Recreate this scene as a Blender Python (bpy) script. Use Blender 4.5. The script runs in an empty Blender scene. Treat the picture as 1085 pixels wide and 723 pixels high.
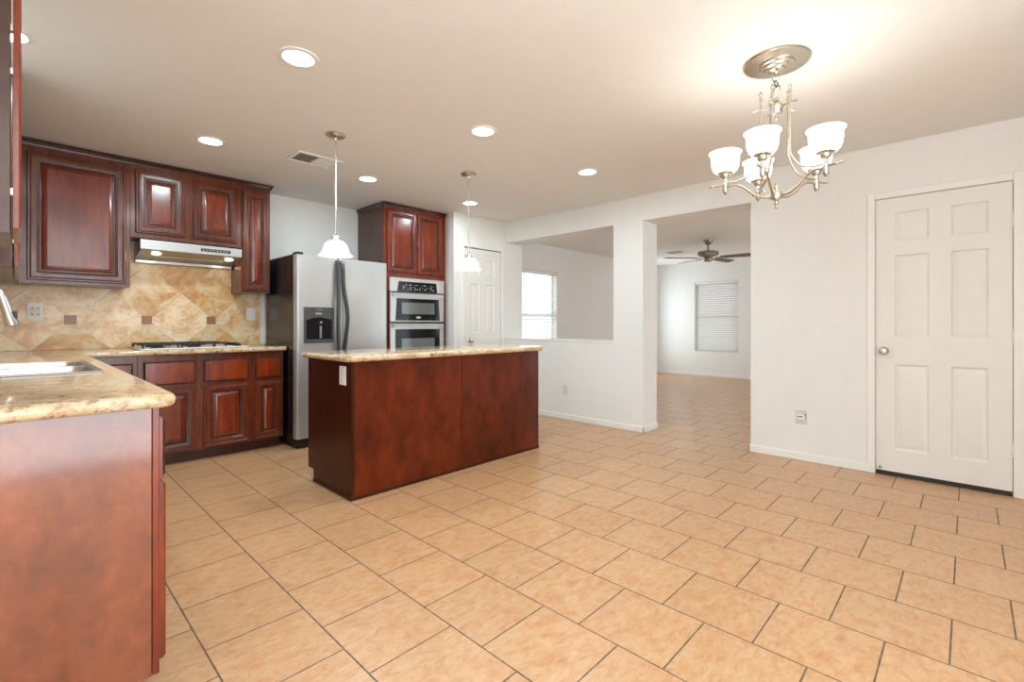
import bpy, bmesh, math, random
from mathutils import Vector, Matrix
random.seed(7)
PI = math.pi
scene = bpy.context.scene
COL = scene.collection

# ------------------------------------------------------------------ camera
FPX = 504.0
TH = math.atan2(1026.2 - 542.5, 504.0)
EYE = 1.115
cd = bpy.data.cameras.new('camera')
cd.sensor_fit = 'HORIZONTAL'; cd.sensor_width = 36.0
cd.lens = 36.0 * FPX / 1085.0
cd.shift_y = -(361.5 - 343.6) / 1085.0
cd.clip_start = 0.02
cam = bpy.data.objects.new('camera', cd); COL.objects.link(cam)
cam.location = (0, 0, EYE); cam.rotation_euler = (PI / 2, 0, TH - PI / 2)
scene.camera = cam

# ------------------------------------------------------------------ world, daylight, exposure
world = bpy.data.worlds.new('world'); scene.world = world; world.use_nodes = True
bg = world.node_tree.nodes['Background']
bg.inputs[0].default_value = (0.96, 0.98, 1.0, 1); bg.inputs[1].default_value = 1.7
scene.view_settings.view_transform = 'Standard'
scene.view_settings.look = 'None'
scene.view_settings.gamma = 1.0
scene.view_settings.use_curve_mapping = False
scene.view_settings.exposure = -0.24
try:
    scene.cycles.use_denoising = True
    scene.cycles.max_bounces = 10
    scene.cycles.diffuse_bounces = 6
    scene.cycles.sample_clamp_indirect = 6.0
except Exception:
    pass

def lamp(name, kind, loc, energy, color=(1, 1, 1), size=0.1, sizey=None, rot=(0, 0, 0), parent=None, shape=None, spread=None):
    d = bpy.data.lights.new(name, kind); d.energy = energy; d.color = color
    if kind == 'AREA':
        d.size = size; d.shape = shape or ('RECTANGLE' if sizey else 'SQUARE')
        if sizey: d.size_y = sizey
        if spread: d.spread = spread
    else:
        d.shadow_soft_size = size
    o = bpy.data.objects.new(name, d); COL.objects.link(o)
    o.rotation_euler = rot
    o.location = Vector(loc) - (parent.location if parent else Vector())
    if parent: o.parent = parent
    return o

# daylight through the back glass doors and next room's windows, plus two added fills
lamp('daylight_back_doors', 'AREA', (0.55, -1.47, 1.03), 60, (0.83, 0.96, 1.02), 1.9, 2.0, (PI / 2, 0, 0))
lamp('added_side_fill', 'AREA', (-3.02, 0.1, 1.45), 34, (0.83, 0.96, 1.02), 1.8, 1.3, (PI / 2, 0, -PI / 2))  # unseen opening, added to throw light across onto the right wall
lamp('daylight_north_window', 'AREA', (6.0, 5.36, 1.3), 16, (0.83, 0.96, 1.02), 0.86, 1.45, (-PI / 2, 0, 0))
lamp('daylight_corner_window', 'AREA', (9.3, 5.24, 1.3), 22, (0.83, 0.96, 1.02), 0.86, 1.45, (-PI / 2, 0, 0.5))
lamp('added_far_room_fill', 'AREA', (7.4, -1.47, 1.2), 64, (0.83, 0.96, 1.02), 2.6, 2.0, (PI / 2, 0, 0))  # added fill in an assumed opening, brightens the next room

# the photographer's flash, bounced off the ceiling behind the camera
lamp('bounce_flash', 'AREA', (0.55, -0.70, 1.75), 105, (0.86, 0.97, 1.02), 0.35, None, (PI, 0, 0))

# ------------------------------------------------------------------ materials
def new_mat(name):
    m = bpy.data.materials.new(name); m.use_nodes = True
    nt = m.node_tree
    return m, nt, nt.nodes['Principled BSDF']

def N(nt, t, **kw):
    n = nt.nodes.new(t)
    for k, v in kw.items(): setattr(n, k, v)
    return n

def L(nt, a, b): nt.links.new(a, b)

def ramp(nt, fac, stops):
    r = N(nt, 'ShaderNodeValToRGB')
    e = r.color_ramp.elements
    while len(e) < len(stops): e.new(0.5)
    for i, (p, c) in enumerate(stops):
        e[i].position = p; e[i].color = (c[0], c[1], c[2], 1)
    L(nt, fac, r.inputs[0]); return r.outputs[0]

def mixc(nt, fac, a, b, mode='MIX'):
    m = N(nt, 'ShaderNodeMix', data_type='RGBA', blend_type=mode)
    for sock, v in ((m.inputs[0], fac), (m.inputs[6], a), (m.inputs[7], b)):
        if hasattr(v, 'node'): L(nt, v, sock)
        elif isinstance(v, (int, float)): sock.default_value = v
        else: sock.default_value = (v[0], v[1], v[2], 1)
    return m.outputs[2]

def math_(nt, op, a, b=None):
    m = N(nt, 'ShaderNodeMath', operation=op)
    for i, v in enumerate((a, b)):
        if v is None: continue
        if hasattr(v, 'node'): L(nt, v, m.inputs[i])
        else: m.inputs[i].default_value = v
    return m.outputs[0]

def pos(nt): return N(nt, 'ShaderNodeNewGeometry').outputs['Position']
def objc(nt): return N(nt, 'ShaderNodeTexCoord').outputs['Object']
def mapping(nt, vec, loc=(0, 0, 0), rot=(0, 0, 0), scale=(1, 1, 1)):
    m = N(nt, 'ShaderNodeMapping'); L(nt, vec, m.inputs[0])
    m.inputs[1].default_value = loc; m.inputs[2].default_value = rot; m.inputs[3].default_value = scale
    return m.outputs[0]
def noise(nt, vec, scale, detail=4, rough=0.55, dist=0.0):
    n = N(nt, 'ShaderNodeTexNoise'); L(nt, vec, n.inputs['Vector'])
    n.inputs['Scale'].default_value = scale; n.inputs['Detail'].default_value = detail
    n.inputs['Roughness'].default_value = rough; n.inputs['Distortion'].default_value = dist
    return n.outputs[0]
def bump(nt, bsdf, h, strength=0.2, dist=0.01):
    b = N(nt, 'ShaderNodeBump'); b.inputs['Strength'].default_value = strength; b.inputs['Distance'].default_value = dist
    L(nt, h, b.inputs['Height']); L(nt, b.outputs[0], bsdf.inputs['Normal'])

def plain(name, col, rough=0.5, metal=0.0, coat=0.0, emit=None, estr=0.0, bumpscale=None, bstr=0.05):
    m, nt, b = new_mat(name)
    c = mixc(nt, noise(nt, pos(nt), 9.0, 3), [x * 0.97 for x in col], [min(1, x * 1.03) for x in col])
    L(nt, c, b.inputs['Base Color'])
    b.inputs['Roughness'].default_value = rough; b.inputs['Metallic'].default_value = metal
    b.inputs['Coat Weight'].default_value = coat; b.inputs['Coat Roughness'].default_value = 0.12
    if emit:
        b.inputs['Emission Color'].default_value = (*emit, 1); b.inputs['Emission Strength'].default_value = estr
    if bumpscale: bump(nt, b, noise(nt, pos(nt), bumpscale, 3), bstr, 0.004)
    return m

M = {}
M['wall'] = plain('wall_paint', (0.80, 0.795, 0.775), 0.62, bumpscale=70, bstr=0.10)
M['ceil'] = plain('ceiling_paint', (0.82, 0.81, 0.79), 0.7, bumpscale=55, bstr=0.22)
M['trim'] = plain('white_trim_paint', (0.84, 0.83, 0.80), 0.35)
M['doorw'] = plain('white_door_paint', (0.80, 0.78, 0.745), 0.38)
M['white'] = plain('white_plastic', (0.82, 0.81, 0.79), 0.3)
M['ivory'] = plain('ivory_plastic', (0.70, 0.67, 0.60), 0.35)
M['slot'] = plain('dark_slots', (0.05, 0.045, 0.04), 0.5)
M['black'] = plain('black_plastic', (0.012, 0.011, 0.011), 0.22)
M['blackmat'] = plain('black_cast_iron', (0.015, 0.015, 0.015), 0.55)
M['fridgeside'] = plain('dark_fridge_side', (0.010, 0.008, 0.007), 0.14, bumpscale=240, bstr=0.02)
M['handle'] = plain('dark_grey_handle', (0.035, 0.035, 0.036), 0.3)
M['panelgrey'] = plain('grey_dispenser_panel', (0.06, 0.06, 0.062), 0.3)
M['marks'] = plain('pale_printed_marks', (0.55, 0.55, 0.55), 0.5)
M['darkvent'] = plain('dark_vent_inside', (0.09, 0.07, 0.05), 0.8)
M['brownmat'] = plain('accent_tile_brown', (0.30, 0.12, 0.06), 0.3)
M['chrome'] = plain('chrome', (0.80, 0.80, 0.80), 0.12, 1.0)
M['brass'] = plain('dull_brass', (0.35, 0.25, 0.13), 0.35, 1.0)

def brushed(name, col, rough, sc):
    m, nt, b = new_mat(name)
    n = noise(nt, mapping(nt, objc(nt), scale=sc), 3.0, 4)
    L(nt, mixc(nt, n, [x * 0.9 for x in col], col), b.inputs['Base Color'])
    b.inputs['Metallic'].default_value = 1.0
    L(nt, math_(nt, 'ADD', math_(nt, 'MULTIPLY', n, 0.1), rough), b.inputs['Roughness'])
    return m
M['steel'] = brushed('brushed_steel', (0.46, 0.455, 0.445), 0.28, (1, 1, 90))
M['sinksteel'] = brushed('sink_steel', (0.50, 0.495, 0.48), 0.26, (30, 1, 1))
M['fridgesteel'] = plain('satin_steel_doors', (0.51, 0.51, 0.51), 0.33, 0.55)
M['ovensteel'] = plain('oven_steel', (0.62, 0.615, 0.60), 0.33, 0.65)
M['faucet'] = plain('faucet_steel', (0.58, 0.58, 0.58), 0.24, 1.0)
M['nickel'] = plain('satin_nickel', (0.62, 0.57, 0.48), 0.27, 1.0)
M['fannickel'] = plain('fan_nickel', (0.34, 0.29, 0.22), 0.4, 0.8)

def wood(name, dark, mid, light, rough=0.24, scale=(9, 9, 1.3), coat=0.35, crough=0.16, spec=0.35, finefac=0.12):
    m, nt, b = new_mat(name)
    oi = N(nt, 'ShaderNodeObjectInfo')
    v = N(nt, 'ShaderNodeVectorMath', operation='ADD'); L(nt, pos(nt), v.inputs[0])
    L(nt, N(nt, 'ShaderNodeCombineXYZ').outputs[0], v.inputs[1])
    mp = mapping(nt, v.outputs[0], scale=scale)
    grain = noise(nt, mp, 3.2, 7, 0.62, 0.5)
    cloud = noise(nt, mapping(nt, pos(nt), scale=(1, 1, 0.6)), 4.5, 4, 0.6)
    c1 = ramp(nt, grain, [(0.3, dark), (0.52, mid), (0.75, light)])
    c2 = ramp(nt, cloud, [(0.3, (0.42, 0.36, 0.34)), (0.62, (1.0, 1.0, 1.0))])
    c = mixc(nt, 0.75, c1, c2, 'MULTIPLY')
    fine = noise(nt, mapping(nt, pos(nt), scale=(60, 60, 3)), 4.0, 3)
    c = mixc(nt, finefac, c, ramp(nt, fine, [(0.4, (0.25, 0.2, 0.2)), (0.6, (1, 1, 1))]), 'MULTIPLY')
    hs = N(nt, 'ShaderNodeHueSaturation'); L(nt, c, hs.inputs['Color'])
    L(nt, math_(nt, 'ADD', math_(nt, 'MULTIPLY', oi.outputs['Random'], 0.2), 0.9), hs.inputs['Value'])
    L(nt, hs.outputs[0], b.inputs['Base Color'])
    b.inputs['Roughness'].default_value = rough
    b.inputs['Coat Weight'].default_value = coat; b.inputs['Coat Roughness'].default_value = crough
    b.inputs['Specular IOR Level'].default_value = spec
    if coat >= 1: b.inputs['Coat IOR'].default_value = 1.8
    bump(nt, b, grain, 0.06, 0.003)
    return m
M['wood'] = wood('cherry_wood', (0.15, 0.018, 0.003), (0.25, 0.032, 0.004), (0.32, 0.050, 0.009), coat=0.3, spec=0.45)
M['frame'] = wood('cherry_frame_wood', (0.10, 0.018, 0.005), (0.15, 0.029, 0.008), (0.195, 0.040, 0.012), coat=0.3, spec=0.4)
M['glaze'] = wood('dark_glazed_wood', (0.045, 0.014, 0.009), (0.075, 0.023, 0.014), (0.10, 0.032, 0.02))
M['crown'] = wood('dark_crown_wood', (0.05, 0.015, 0.010), (0.075, 0.02, 0.012), (0.10, 0.028, 0.017))
M['sidewood'] = wood('laminate_side_wood', (0.085, 0.036, 0.024), (0.10, 0.044, 0.03), (0.115, 0.052, 0.036), rough=0.4)
M['islandside'] = wood('island_side_wood', (0.045, 0.009, 0.003), (0.06, 0.012, 0.004), (0.075, 0.015, 0.005), rough=0.3, coat=0.05, spec=0.2)
M['islandpanel'] = wood('island_panel_wood', (0.075, 0.010, 0.002), (0.13, 0.018, 0.003), (0.165, 0.026, 0.005), rough=0.3, scale=(4, 4, 2.0), coat=0.05, spec=0.25)
M['endpanel'] = wood('end_panel_wood', (0.20, 0.042, 0.008), (0.26, 0.056, 0.011), (0.31, 0.075, 0.017), rough=0.4, scale=(5, 5, 4), coat=1.0, crough=0.115, spec=0.05, finefac=0.02)
M['fanblade'] = wood('fan_blade_wood', (0.10, 0.07, 0.045), (0.13, 0.09, 0.06), (0.16, 0.115, 0.08), rough=0.5, scale=(2, 2, 8))

# floor: running bond 13 inch tiles
T = 0.3335
m, nt, b = new_mat('floor_tile')
sx = N(nt, 'ShaderNodeSeparateXYZ'); L(nt, pos(nt), sx.inputs[0])
u = math_(nt, 'ADD', sx.outputs[1], -0.045 + T * 40)
v = math_(nt, 'ADD', sx.outputs[0], -0.445 + T * 40)
row = math_(nt, 'FLOOR', math_(nt, 'DIVIDE', v, T))
odd = math_(nt, 'MODULO', row, 2.0)
u2 = math_(nt, 'ADD', u, math_(nt, 'MULTIPLY', math_(nt, 'SUBTRACT', 1.0, odd), T / 2))
cu = math_(nt, 'DIVIDE', u2, T); cv = math_(nt, 'DIVIDE', v, T)
fu = math_(nt, 'FRACT', cu); fv = math_(nt, 'FRACT', cv)
du = math_(nt, 'MINIMUM', fu, math_(nt, 'SUBTRACT', 1.0, fu))
dv = math_(nt, 'MINIMUM', fv, math_(nt, 'SUBTRACT', 1.0, fv))
edge = math_(nt, 'MINIMUM', du, dv)
wob = math_(nt, 'MULTIPLY', math_(nt, 'SUBTRACT', noise(nt, pos(nt), 14, 3), 0.5), 0.006)
edge = math_(nt, 'ADD', edge, wob)
grout = math_(nt, 'LESS_THAN', edge, 0.0085)
cx = N(nt, 'ShaderNodeCombineXYZ'); L(nt, math_(nt, 'FLOOR', cu), cx.inputs[0]); L(nt, row, cx.inputs[1])
wn = N(nt, 'ShaderNodeTexWhiteNoise', noise_dimensions='3D'); L(nt, cx.outputs[0], wn.inputs['Vector'])
off = N(nt, 'ShaderNodeVectorMath', operation='MULTIPLY_ADD')
L(nt, wn.outputs['Color'], off.inputs[0]); off.inputs[1].default_value = (7, 7, 7); L(nt, pos(nt), off.inputs[2])
streak = noise(nt, mapping(nt, off.outputs[0], rot=(0, 0, 0.5), scale=(1.0, 2.1, 1)), 18.0, 6, 0.66, 0.8)
blotch = noise(nt, off.outputs[0], 12.0, 5, 0.65, 0.4)
c = ramp(nt, streak, [(0.30, (0.49, 0.245, 0.108)), (0.48, (0.56, 0.33, 0.172)), (0.70, (0.615, 0.40, 0.235))])
c = mixc(nt, 0.75, c, ramp(nt, blotch, [(0.32, (0.94, 0.74, 0.58)), (0.5, (1, 0.97, 0.93)), (0.7, (1.0, 1.0, 1.0))]), 'MULTIPLY')
hs = N(nt, 'ShaderNodeHueSaturation'); L(nt, c, hs.inputs['Color'])
L(nt, math_(nt, 'ADD', math_(nt, 'MULTIPLY', wn.outputs[0], 0.07), 0.93), hs.inputs['Value'])
c = mixc(nt, grout, hs.outputs[0], ramp(nt, noise(nt, pos(nt), 30, 3), [(0.35, (0.075, 0.05, 0.028)), (0.65, (0.17, 0.13, 0.085))]))
L(nt, c, b.inputs['Base Color'])
L(nt, math_(nt, 'ADD', math_(nt, 'MULTIPLY', grout, 0.45), math_(nt, 'ADD', math_(nt, 'MULTIPLY', streak, 0.10), 0.25)), b.inputs['Roughness'])
hgt = math_(nt, 'SUBTRACT', math_(nt, 'MULTIPLY', streak, 0.02), grout)
bump(nt, b, hgt, 0.15, 0.003)
M['floor'] = m

# backsplash: diagonal travertine, diamonds with corners on a 0.483 m pitch
m, nt, b = new_mat('travertine_diamond_tile')
sx = N(nt, 'ShaderNodeSeparateXYZ'); L(nt, pos(nt), sx.inputs[0])
hx = math_(nt, 'SUBTRACT', math_(nt, 'ADD', sx.outputs[0], sx.outputs[1]), 0.295 + 5.12)
hz = math_(nt, 'SUBTRACT', sx.outputs[2], 1.15)
P_ = 0.483
da = math_(nt, 'ADD', math_(nt, 'DIVIDE', math_(nt, 'ADD', hx, hz), P_), 40.0)
db = math_(nt, 'ADD', math_(nt, 'DIVIDE', math_(nt, 'SUBTRACT', hx, hz), P_), 40.0)
fa = math_(nt, 'FRACT', da); fb = math_(nt, 'FRACT', db)
ea = math_(nt, 'MINIMUM', fa, math_(nt, 'SUBTRACT', 1.0, fa)); eb = math_(nt, 'MINIMUM', fb, math_(nt, 'SUBTRACT', 1.0, fb))
g = math_(nt, 'LESS_THAN', math_(nt, 'MINIMUM', ea, eb), 0.0085)
cx = N(nt, 'ShaderNodeCombineXYZ'); L(nt, math_(nt, 'FLOOR', da), cx.inputs[0]); L(nt, math_(nt, 'FLOOR', db), cx.inputs[1])
wn = N(nt, 'ShaderNodeTexWhiteNoise', noise_dimensions='3D'); L(nt, cx.outputs[0], wn.inputs['Vector'])
off = N(nt, 'ShaderNodeVectorMath', operation='MULTIPLY_ADD')
L(nt, wn.outputs['Color'], off.inputs[0]); off.inputs[1].default_value = (9, 9, 9); L(nt, pos(nt), off.inputs[2])
n1 = noise(nt, off.outputs[0], 4.2, 7, 0.68, 0.9)
n2 = noise(nt, off.outputs[0], 13.0, 6, 0.7, 1.2)
c = ramp(nt, n1, [(0.28, (0.52, 0.23, 0.07)), (0.44, (0.69, 0.40, 0.16)), (0.53, (0.78, 0.58, 0.33)), (0.68, (0.84, 0.71, 0.52))])
c = mixc(nt, 0.55, c, ramp(nt, n2, [(0.34, (0.62, 0.52, 0.45)), (0.52, (1, 0.97, 0.93)), (0.7, (1, 1, 1))]), 'MULTIPLY')
hs = N(nt, 'ShaderNodeHueSaturation'); L(nt, c, hs.inputs['Color'])
L(nt, math_(nt, 'ADD', math_(nt, 'MULTIPLY', wn.outputs[0], 0.25), 0.88), hs.inputs['Value'])
L(nt, math_(nt, 'ADD', math_(nt, 'MULTIPLY', wn.outputs[0], -0.2), 1.04), hs.inputs['Saturation'])
c = mixc(nt, g, hs.outputs[0], ramp(nt, noise(nt, pos(nt), 5, 3), [(0.4, (0.42, 0.29, 0.14)), (0.6, (0.78, 0.64, 0.44))]))
L(nt, c, b.inputs['Base Color']); b.inputs['Roughness'].default_value = 0.3
bump(nt, b, math_(nt, 'SUBTRACT', math_(nt, 'MULTIPLY', n2, 0.25), g), 0.2, 0.003)
M['travertine'] = m

# granite
m, nt, b = new_mat('gold_granite')
p = pos(nt)
n1 = noise(nt, mapping(nt, p, rot=(0, 0, 0.12), scale=(0.8, 3.4, 3.0)), 4.5, 7, 0.68, 0.9)
n2 = noise(nt, p, 26.0, 6, 0.72, 0.4)
n3 = noise(nt, p, 75.0, 4, 0.65)
n4 = noise(nt, mapping(nt, p, loc=(3, 5, 1)), 30.0, 5, 0.7)
c = ramp(nt, n1, [(0.30, (0.42, 0.37, 0.30)), (0.43, (0.60, 0.42, 0.23)), (0.54, (0.72, 0.57, 0.38)), (0.70, (0.66, 0.60, 0.49))])
c = mixc(nt, math_(nt, 'MULTIPLY', math_(nt, 'GREATER_THAN', n4, 0.60), 0.55), c, (0.42, 0.40, 0.38))
c = mixc(nt, 0.9, c, ramp(nt, n2, [(0.32, (0.10, 0.06, 0.045)), (0.40, (0.62, 0.46, 0.34)), (0.49, (1, 0.99, 0.97)), (0.75, (1.0, 1.0, 1.0))]), 'MULTIPLY')
c = mixc(nt, 0.6, c, ramp(nt, n3, [(0.30, (0.22, 0.17, 0.15)), (0.42, (1, 1, 1))]), 'MULTIPLY')
L(nt, c, b.inputs['Base Color']); b.inputs['Roughness'].default_value = 0.07
M['granite'] = m

def glass_shade(name, col, estr, emix):
    m, nt, b = new_mat(name)
    b.inputs['Base Color'].default_value = (0.9, 0.88, 0.84, 1); b.inputs['Roughness'].default_value = 0.25
    n = noise(nt, objc(nt), 14.0, 4, 0.6, 1.0)
    L(nt, ramp(nt, n, [(0.35, [x * emix for x in col]), (0.6, col)]), b.inputs['Emission Color'])
    b.inputs['Emission Strength'].default_value = estr
    return m
M['shade'] = glass_shade('frosted_lit_shade', (1.0, 0.95, 0.87), 3.0, 0.95)
M['pshade'] = glass_shade('alabaster_lit_shade', (1.0, 0.97, 0.93), 0.42, 0.62)
M['lens'] = plain('lit_downlight_lens', (0.9, 0.9, 0.88), 0.4, emit=(1.0, 0.985, 0.95), estr=9.0)
M['hoodlens'] = plain('lit_hood_lens', (0.9, 0.8, 0.6), 0.4, emit=(1.0, 0.80, 0.45), estr=1.5)
M['ovenglass'] = plain('oven_black_glass', (0.008, 0.008, 0.009), 0.08)
M['ovenglass'].node_tree.nodes['Principled BSDF'].inputs['Specular IOR Level'].default_value = 0.18
M['ovenwindow'] = plain('oven_window_glass', (0.13, 0.13, 0.13), 0.12)
m, nt, b = new_mat('window_pane_glass')
tr = N(nt, 'ShaderNodeBsdfTransparent'); gl = N(nt, 'ShaderNodeBsdfGlossy'); gl.inputs['Roughness'].default_value = 0.03
mx = N(nt, 'ShaderNodeMixShader'); mx.inputs[0].default_value = 0.07
L(nt, tr.outputs[0], mx.inputs[1]); L(nt, gl.outputs[0], mx.inputs[2]); L(nt, mx.outputs[0], nt.nodes['Material Output'].inputs[0])
M['pane'] = m
m, nt, b = new_mat('blind_slat_vinyl')
b.inputs['Base Color'].default_value = (0.80, 0.79, 0.76, 1); b.inputs['Roughness'].default_value = 0.45
tl = N(nt, 'ShaderNodeBsdfTranslucent'); tl.inputs[0].default_value = (0.8, 0.79, 0.75, 1)
mx = N(nt, 'ShaderNodeMixShader'); mx.inputs[0].default_value = 0.3
L(nt, b.outputs[0], mx.inputs[1]); L(nt, tl.outputs[0], mx.inputs[2]); L(nt, mx.outputs[0], nt.nodes['Material Output'].inputs[0])
M['slat'] = m

# ------------------------------------------------------------------ mesh helpers
def wloc(o):
    v = Vector()
    while o is not None:
        v = v + o.location; o = o.parent
    return v

class MB:
    def __init__(self): self.bm = bmesh.new()
    def box(self, x0, x1, y0, y1, z0, z1, bev=0.0, mi=0, seg=1):
        x0, x1 = sorted((x0, x1)); y0, y1 = sorted((y0, y1)); z0, z1 = sorted((z0, z1))
        bm = self.bm
        vs = [bm.verts.new(p) for p in ((x0, y0, z0), (x1, y0, z0), (x1, y1, z0), (x0, y1, z0), (x0, y0, z1), (x1, y0, z1), (x1, y1, z1), (x0, y1, z1))]
        fs = [bm.faces.new([vs[i] for i in q]) for q in ((0, 3, 2, 1), (4, 5, 6, 7), (0, 1, 5, 4), (1, 2, 6, 5), (2, 3, 7, 6), (3, 0, 4, 7))]
        for f in fs: f.material_index = mi
        if bev > 0:
            es = list({e for f in fs for e in f.edges})
            r = bmesh.ops.bevel(bm, geom=es, offset=bev, segments=seg, profile=0.5, affect='EDGES')
            for f in r['faces']: f.material_index = mi
        return self
    def poly_prism(self, pts, d, mi=0):
        """closed polygon of 3D points, extruded by the vector d"""
        bm = self.bm; d = Vector(d)
        a = [bm.verts.new(p) for p in pts]; b = [bm.verts.new(Vector(p) + d) for p in pts]
        n = len(pts); fs = [bm.faces.new(a), bm.faces.new(b[::-1])]
        for i in range(n): fs.append(bm.faces.new([a[i], a[(i + 1) % n], b[(i + 1) % n], b[i]]))
        for f in fs: f.material_index = mi
        return self
    def lathe(self, center, prof, seg=28, axis=(0, 0, 1), mi=0):
        """prof: list of (radius, height along the axis)"""
        bm = self.bm; ax = Vector(axis).normalized()
        q = Vector((0, 0, 1)).rotation_difference(ax); c = Vector(center)
        rings = []
        for r, h in prof:
            if r < 1e-5: rings.append([bm.verts.new(c + q @ Vector((0, 0, h)))])
            else: rings.append([bm.verts.new(c + q @ Vector((r * math.cos(2 * PI * i / seg), r * math.sin(2 * PI * i / seg), h))) for i in range(seg)])
        for A, B in zip(rings, rings[1:]):
            for i in range(seg):
                j = (i + 1) % seg
                if len(A) == 1 and len(B) == 1: break
                if len(A) == 1: f = bm.faces.new([A[0], B[i], B[j]])
                elif len(B) == 1: f = bm.faces.new([A[i], A[j], B[0]])
                else: f = bm.faces.new([A[i], A[j], B[j], B[i]])
                f.material_index = mi
        return self
    def tube(self, pts, r, seg=10, mi=0, smooth=0, closed=False):
        bm = self.bm; pts = [Vector(p) for p in pts]
        if smooth:
            out = []
            n = len(pts)
            for i in range(n - 1):
                p0 = pts[max(i - 1, 0)]; p1 = pts[i]; p2 = pts[i + 1]; p3 = pts[min(i + 2, n - 1)]
                for k in range(smooth):
                    t = k / smooth
                    out.append(0.5 * ((2 * p1) + (p2 - p0) * t + (2 * p0 - 5 * p1 + 4 * p2 - p3) * t * t + (-p0 + 3 * p1 - 3 * p2 + p3) * t ** 3))
            out.append(pts[-1]); pts = out
        n = len(pts); rings = []
        rs = r if isinstance(r, (list, tuple)) else [r] * n
        if len(rs) != n: rs = [rs[0] + (rs[-1] - rs[0]) * i / (n - 1) for i in range(n)]
        prev = None
        for i in range(n):
            a = pts[i - 1] if (i > 0 or closed) else pts[i]; c = pts[(i + 1) % n] if (i < n - 1 or closed) else pts[i]
            t = (c - a).normalized()
            if prev is None:
                x = t.orthogonal().normalized()
            else:
                x = (prev - t * prev.dot(t)).normalized()
            prev = x; y = t.cross(x)
            rings.append([bm.verts.new(pts[i] + rs[i] * (math.cos(2 * PI * k / seg) * x + math.sin(2 * PI * k / seg) * y)) for k in range(seg)])
        rr = list(zip(rings, rings[1:])) + ([(rings[-1], rings[0])] if closed else [])
        for A, B in rr:
            for k in range(seg):
                f = bm.faces.new([A[k], A[(k + 1) % seg], B[(k + 1) % seg], B[k]]); f.material_index = mi
        if not closed:
            for R in (rings[0], rings[-1]):
                f = bm.faces.new(R); f.material_index = mi
        return self
    def rings(self, origin, u, n, w, h, loops, mats=None, cap=True, back=True):
        """nested rectangles of size w x h at (inset, depth); u right, z up, n outward"""
        bm = self.bm; o = Vector(origin); u = Vector(u); n = Vector(n); z = Vector((0, 0, 1))
        R = []
        for ins, dep in loops:
            R.append([bm.verts.new(o + u * a + z * b_ + n * dep) for a, b_ in ((ins, ins), (w - ins, ins), (w - ins, h - ins), (ins, h - ins))])
        for k, (A, B) in enumerate(zip(R, R[1:])):
            for i in range(4):
                f = bm.faces.new([A[i], A[(i + 1) % 4], B[(i + 1) % 4], B[i]])
                f.material_index = mats[k] if mats else 0
        if cap:
            f = bm.faces.new(R[-1]); f.material_index = mats[len(R) - 1] if mats and len(mats) >= len(R) else 0
        if back: bm.faces.new(R[0][::-1])
        return self
    def build(self, name, mats, parent=None, smooth=True, angle=35, keep=False):
        bm = self.bm
        bmesh.ops.recalc_face_normals(bm, faces=bm.faces[:])
        if parent is not None: org = wloc(parent)
        elif keep: org = Vector()
        else:
            xs = [v.co for v in bm.verts]
            lo = [min(c[i] for c in xs) for i in range(3)]; hi = [max(c[i] for c in xs) for i in range(3)]
            org = Vector(((lo[0] + hi[0]) / 2, (lo[1] + hi[1]) / 2, lo[2]))
        for v_ in bm.verts: v_.co -= org
        me = bpy.data.meshes.new(name); bm.to_mesh(me); bm.free()
        if not isinstance(mats, (list, tuple)): mats = [mats]
        for m_ in mats: me.materials.append(m_)
        if smooth:
            me.shade_smooth(); me.set_sharp_from_angle(angle=math.radians(angle))
        o = bpy.data.objects.new(name, me); COL.objects.link(o)
        if parent is not None: o.parent = parent
        else: o.location = org
        return o

def tag(o, label, cat, group=None):
    o['label'] = label; o['category'] = cat
    if group: o['group'] = group
    return o
def thing(name, loc, label, cat, group=None):
    o = bpy.data.objects.new(name, None); COL.objects.link(o); o.location = loc
    o.empty_display_size = 0.1
    return tag(o, label, cat, group)
def struct(mb, name, mat, parent=None, smooth=False):
    o = mb.build(name, mat, parent, smooth=smooth, keep=(parent is None))
    if parent is None: o['kind'] = 'structure'
    return o
def dup(root, loc, label=None):
    r = root.copy(); COL.objects.link(r); r.location = loc
    if label: r['label'] = label
    for ch in list(root.children):
        c_ = ch.copy(); COL.objects.link(c_); c_.parent = r
        for g_ in list(ch.children):
            d_ = g_.copy(); COL.objects.link(d_); d_.parent = c_
    return r

X, Y_, Z = Vector((1, 0, 0)), Vector((0, 1, 0)), Vector((0, 0, 1))

def rounded(corners, radii, n=6):
    """2D polygon (CCW) with rounded corners"""
    out = []; k = len(corners)
    for i in range(k):
        p = Vector(corners[i]); r = radii[i]
        if r <= 0: out.append(p); continue
        a = (Vector(corners[i - 1]) - p).normalized(); b_ = (Vector(corners[(i + 1) % k]) - p).normalized()
        half = a.angle(b_) / 2; t = r / math.tan(half)
        c_ = p + (a + b_).normalized() * (r / math.sin(half))
        s0 = p + a * t - c_; s1 = p + b_ * t - c_
        a0 = math.atan2(s0.y, s0.x); a1 = math.atan2(s1.y, s1.x)
        d = (a1 - a0 + PI) % (2 * PI) - PI
        for j in range(n + 1):
            q = a0 + d * j / n; out.append(c_ + r * Vector((math.cos(q), math.sin(q))))
    return out
def inset(poly, d):
    n = len(poly); out = []
    for i in range(n):
        p0, p1, p2 = poly[i - 1], poly[i], poly[(i + 1) % n]
        e0 = (p1 - p0).normalized(); e1 = (p2 - p1).normalized()
        n0 = Vector((-e0.y, e0.x)); n1 = Vector((-e1.y, e1.x))
        m_ = (n0 + n1); m_ = m_ / max(0.3, m_.length_squared / 2)
        out.append(p1 + m_ * d)
    return out
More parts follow.
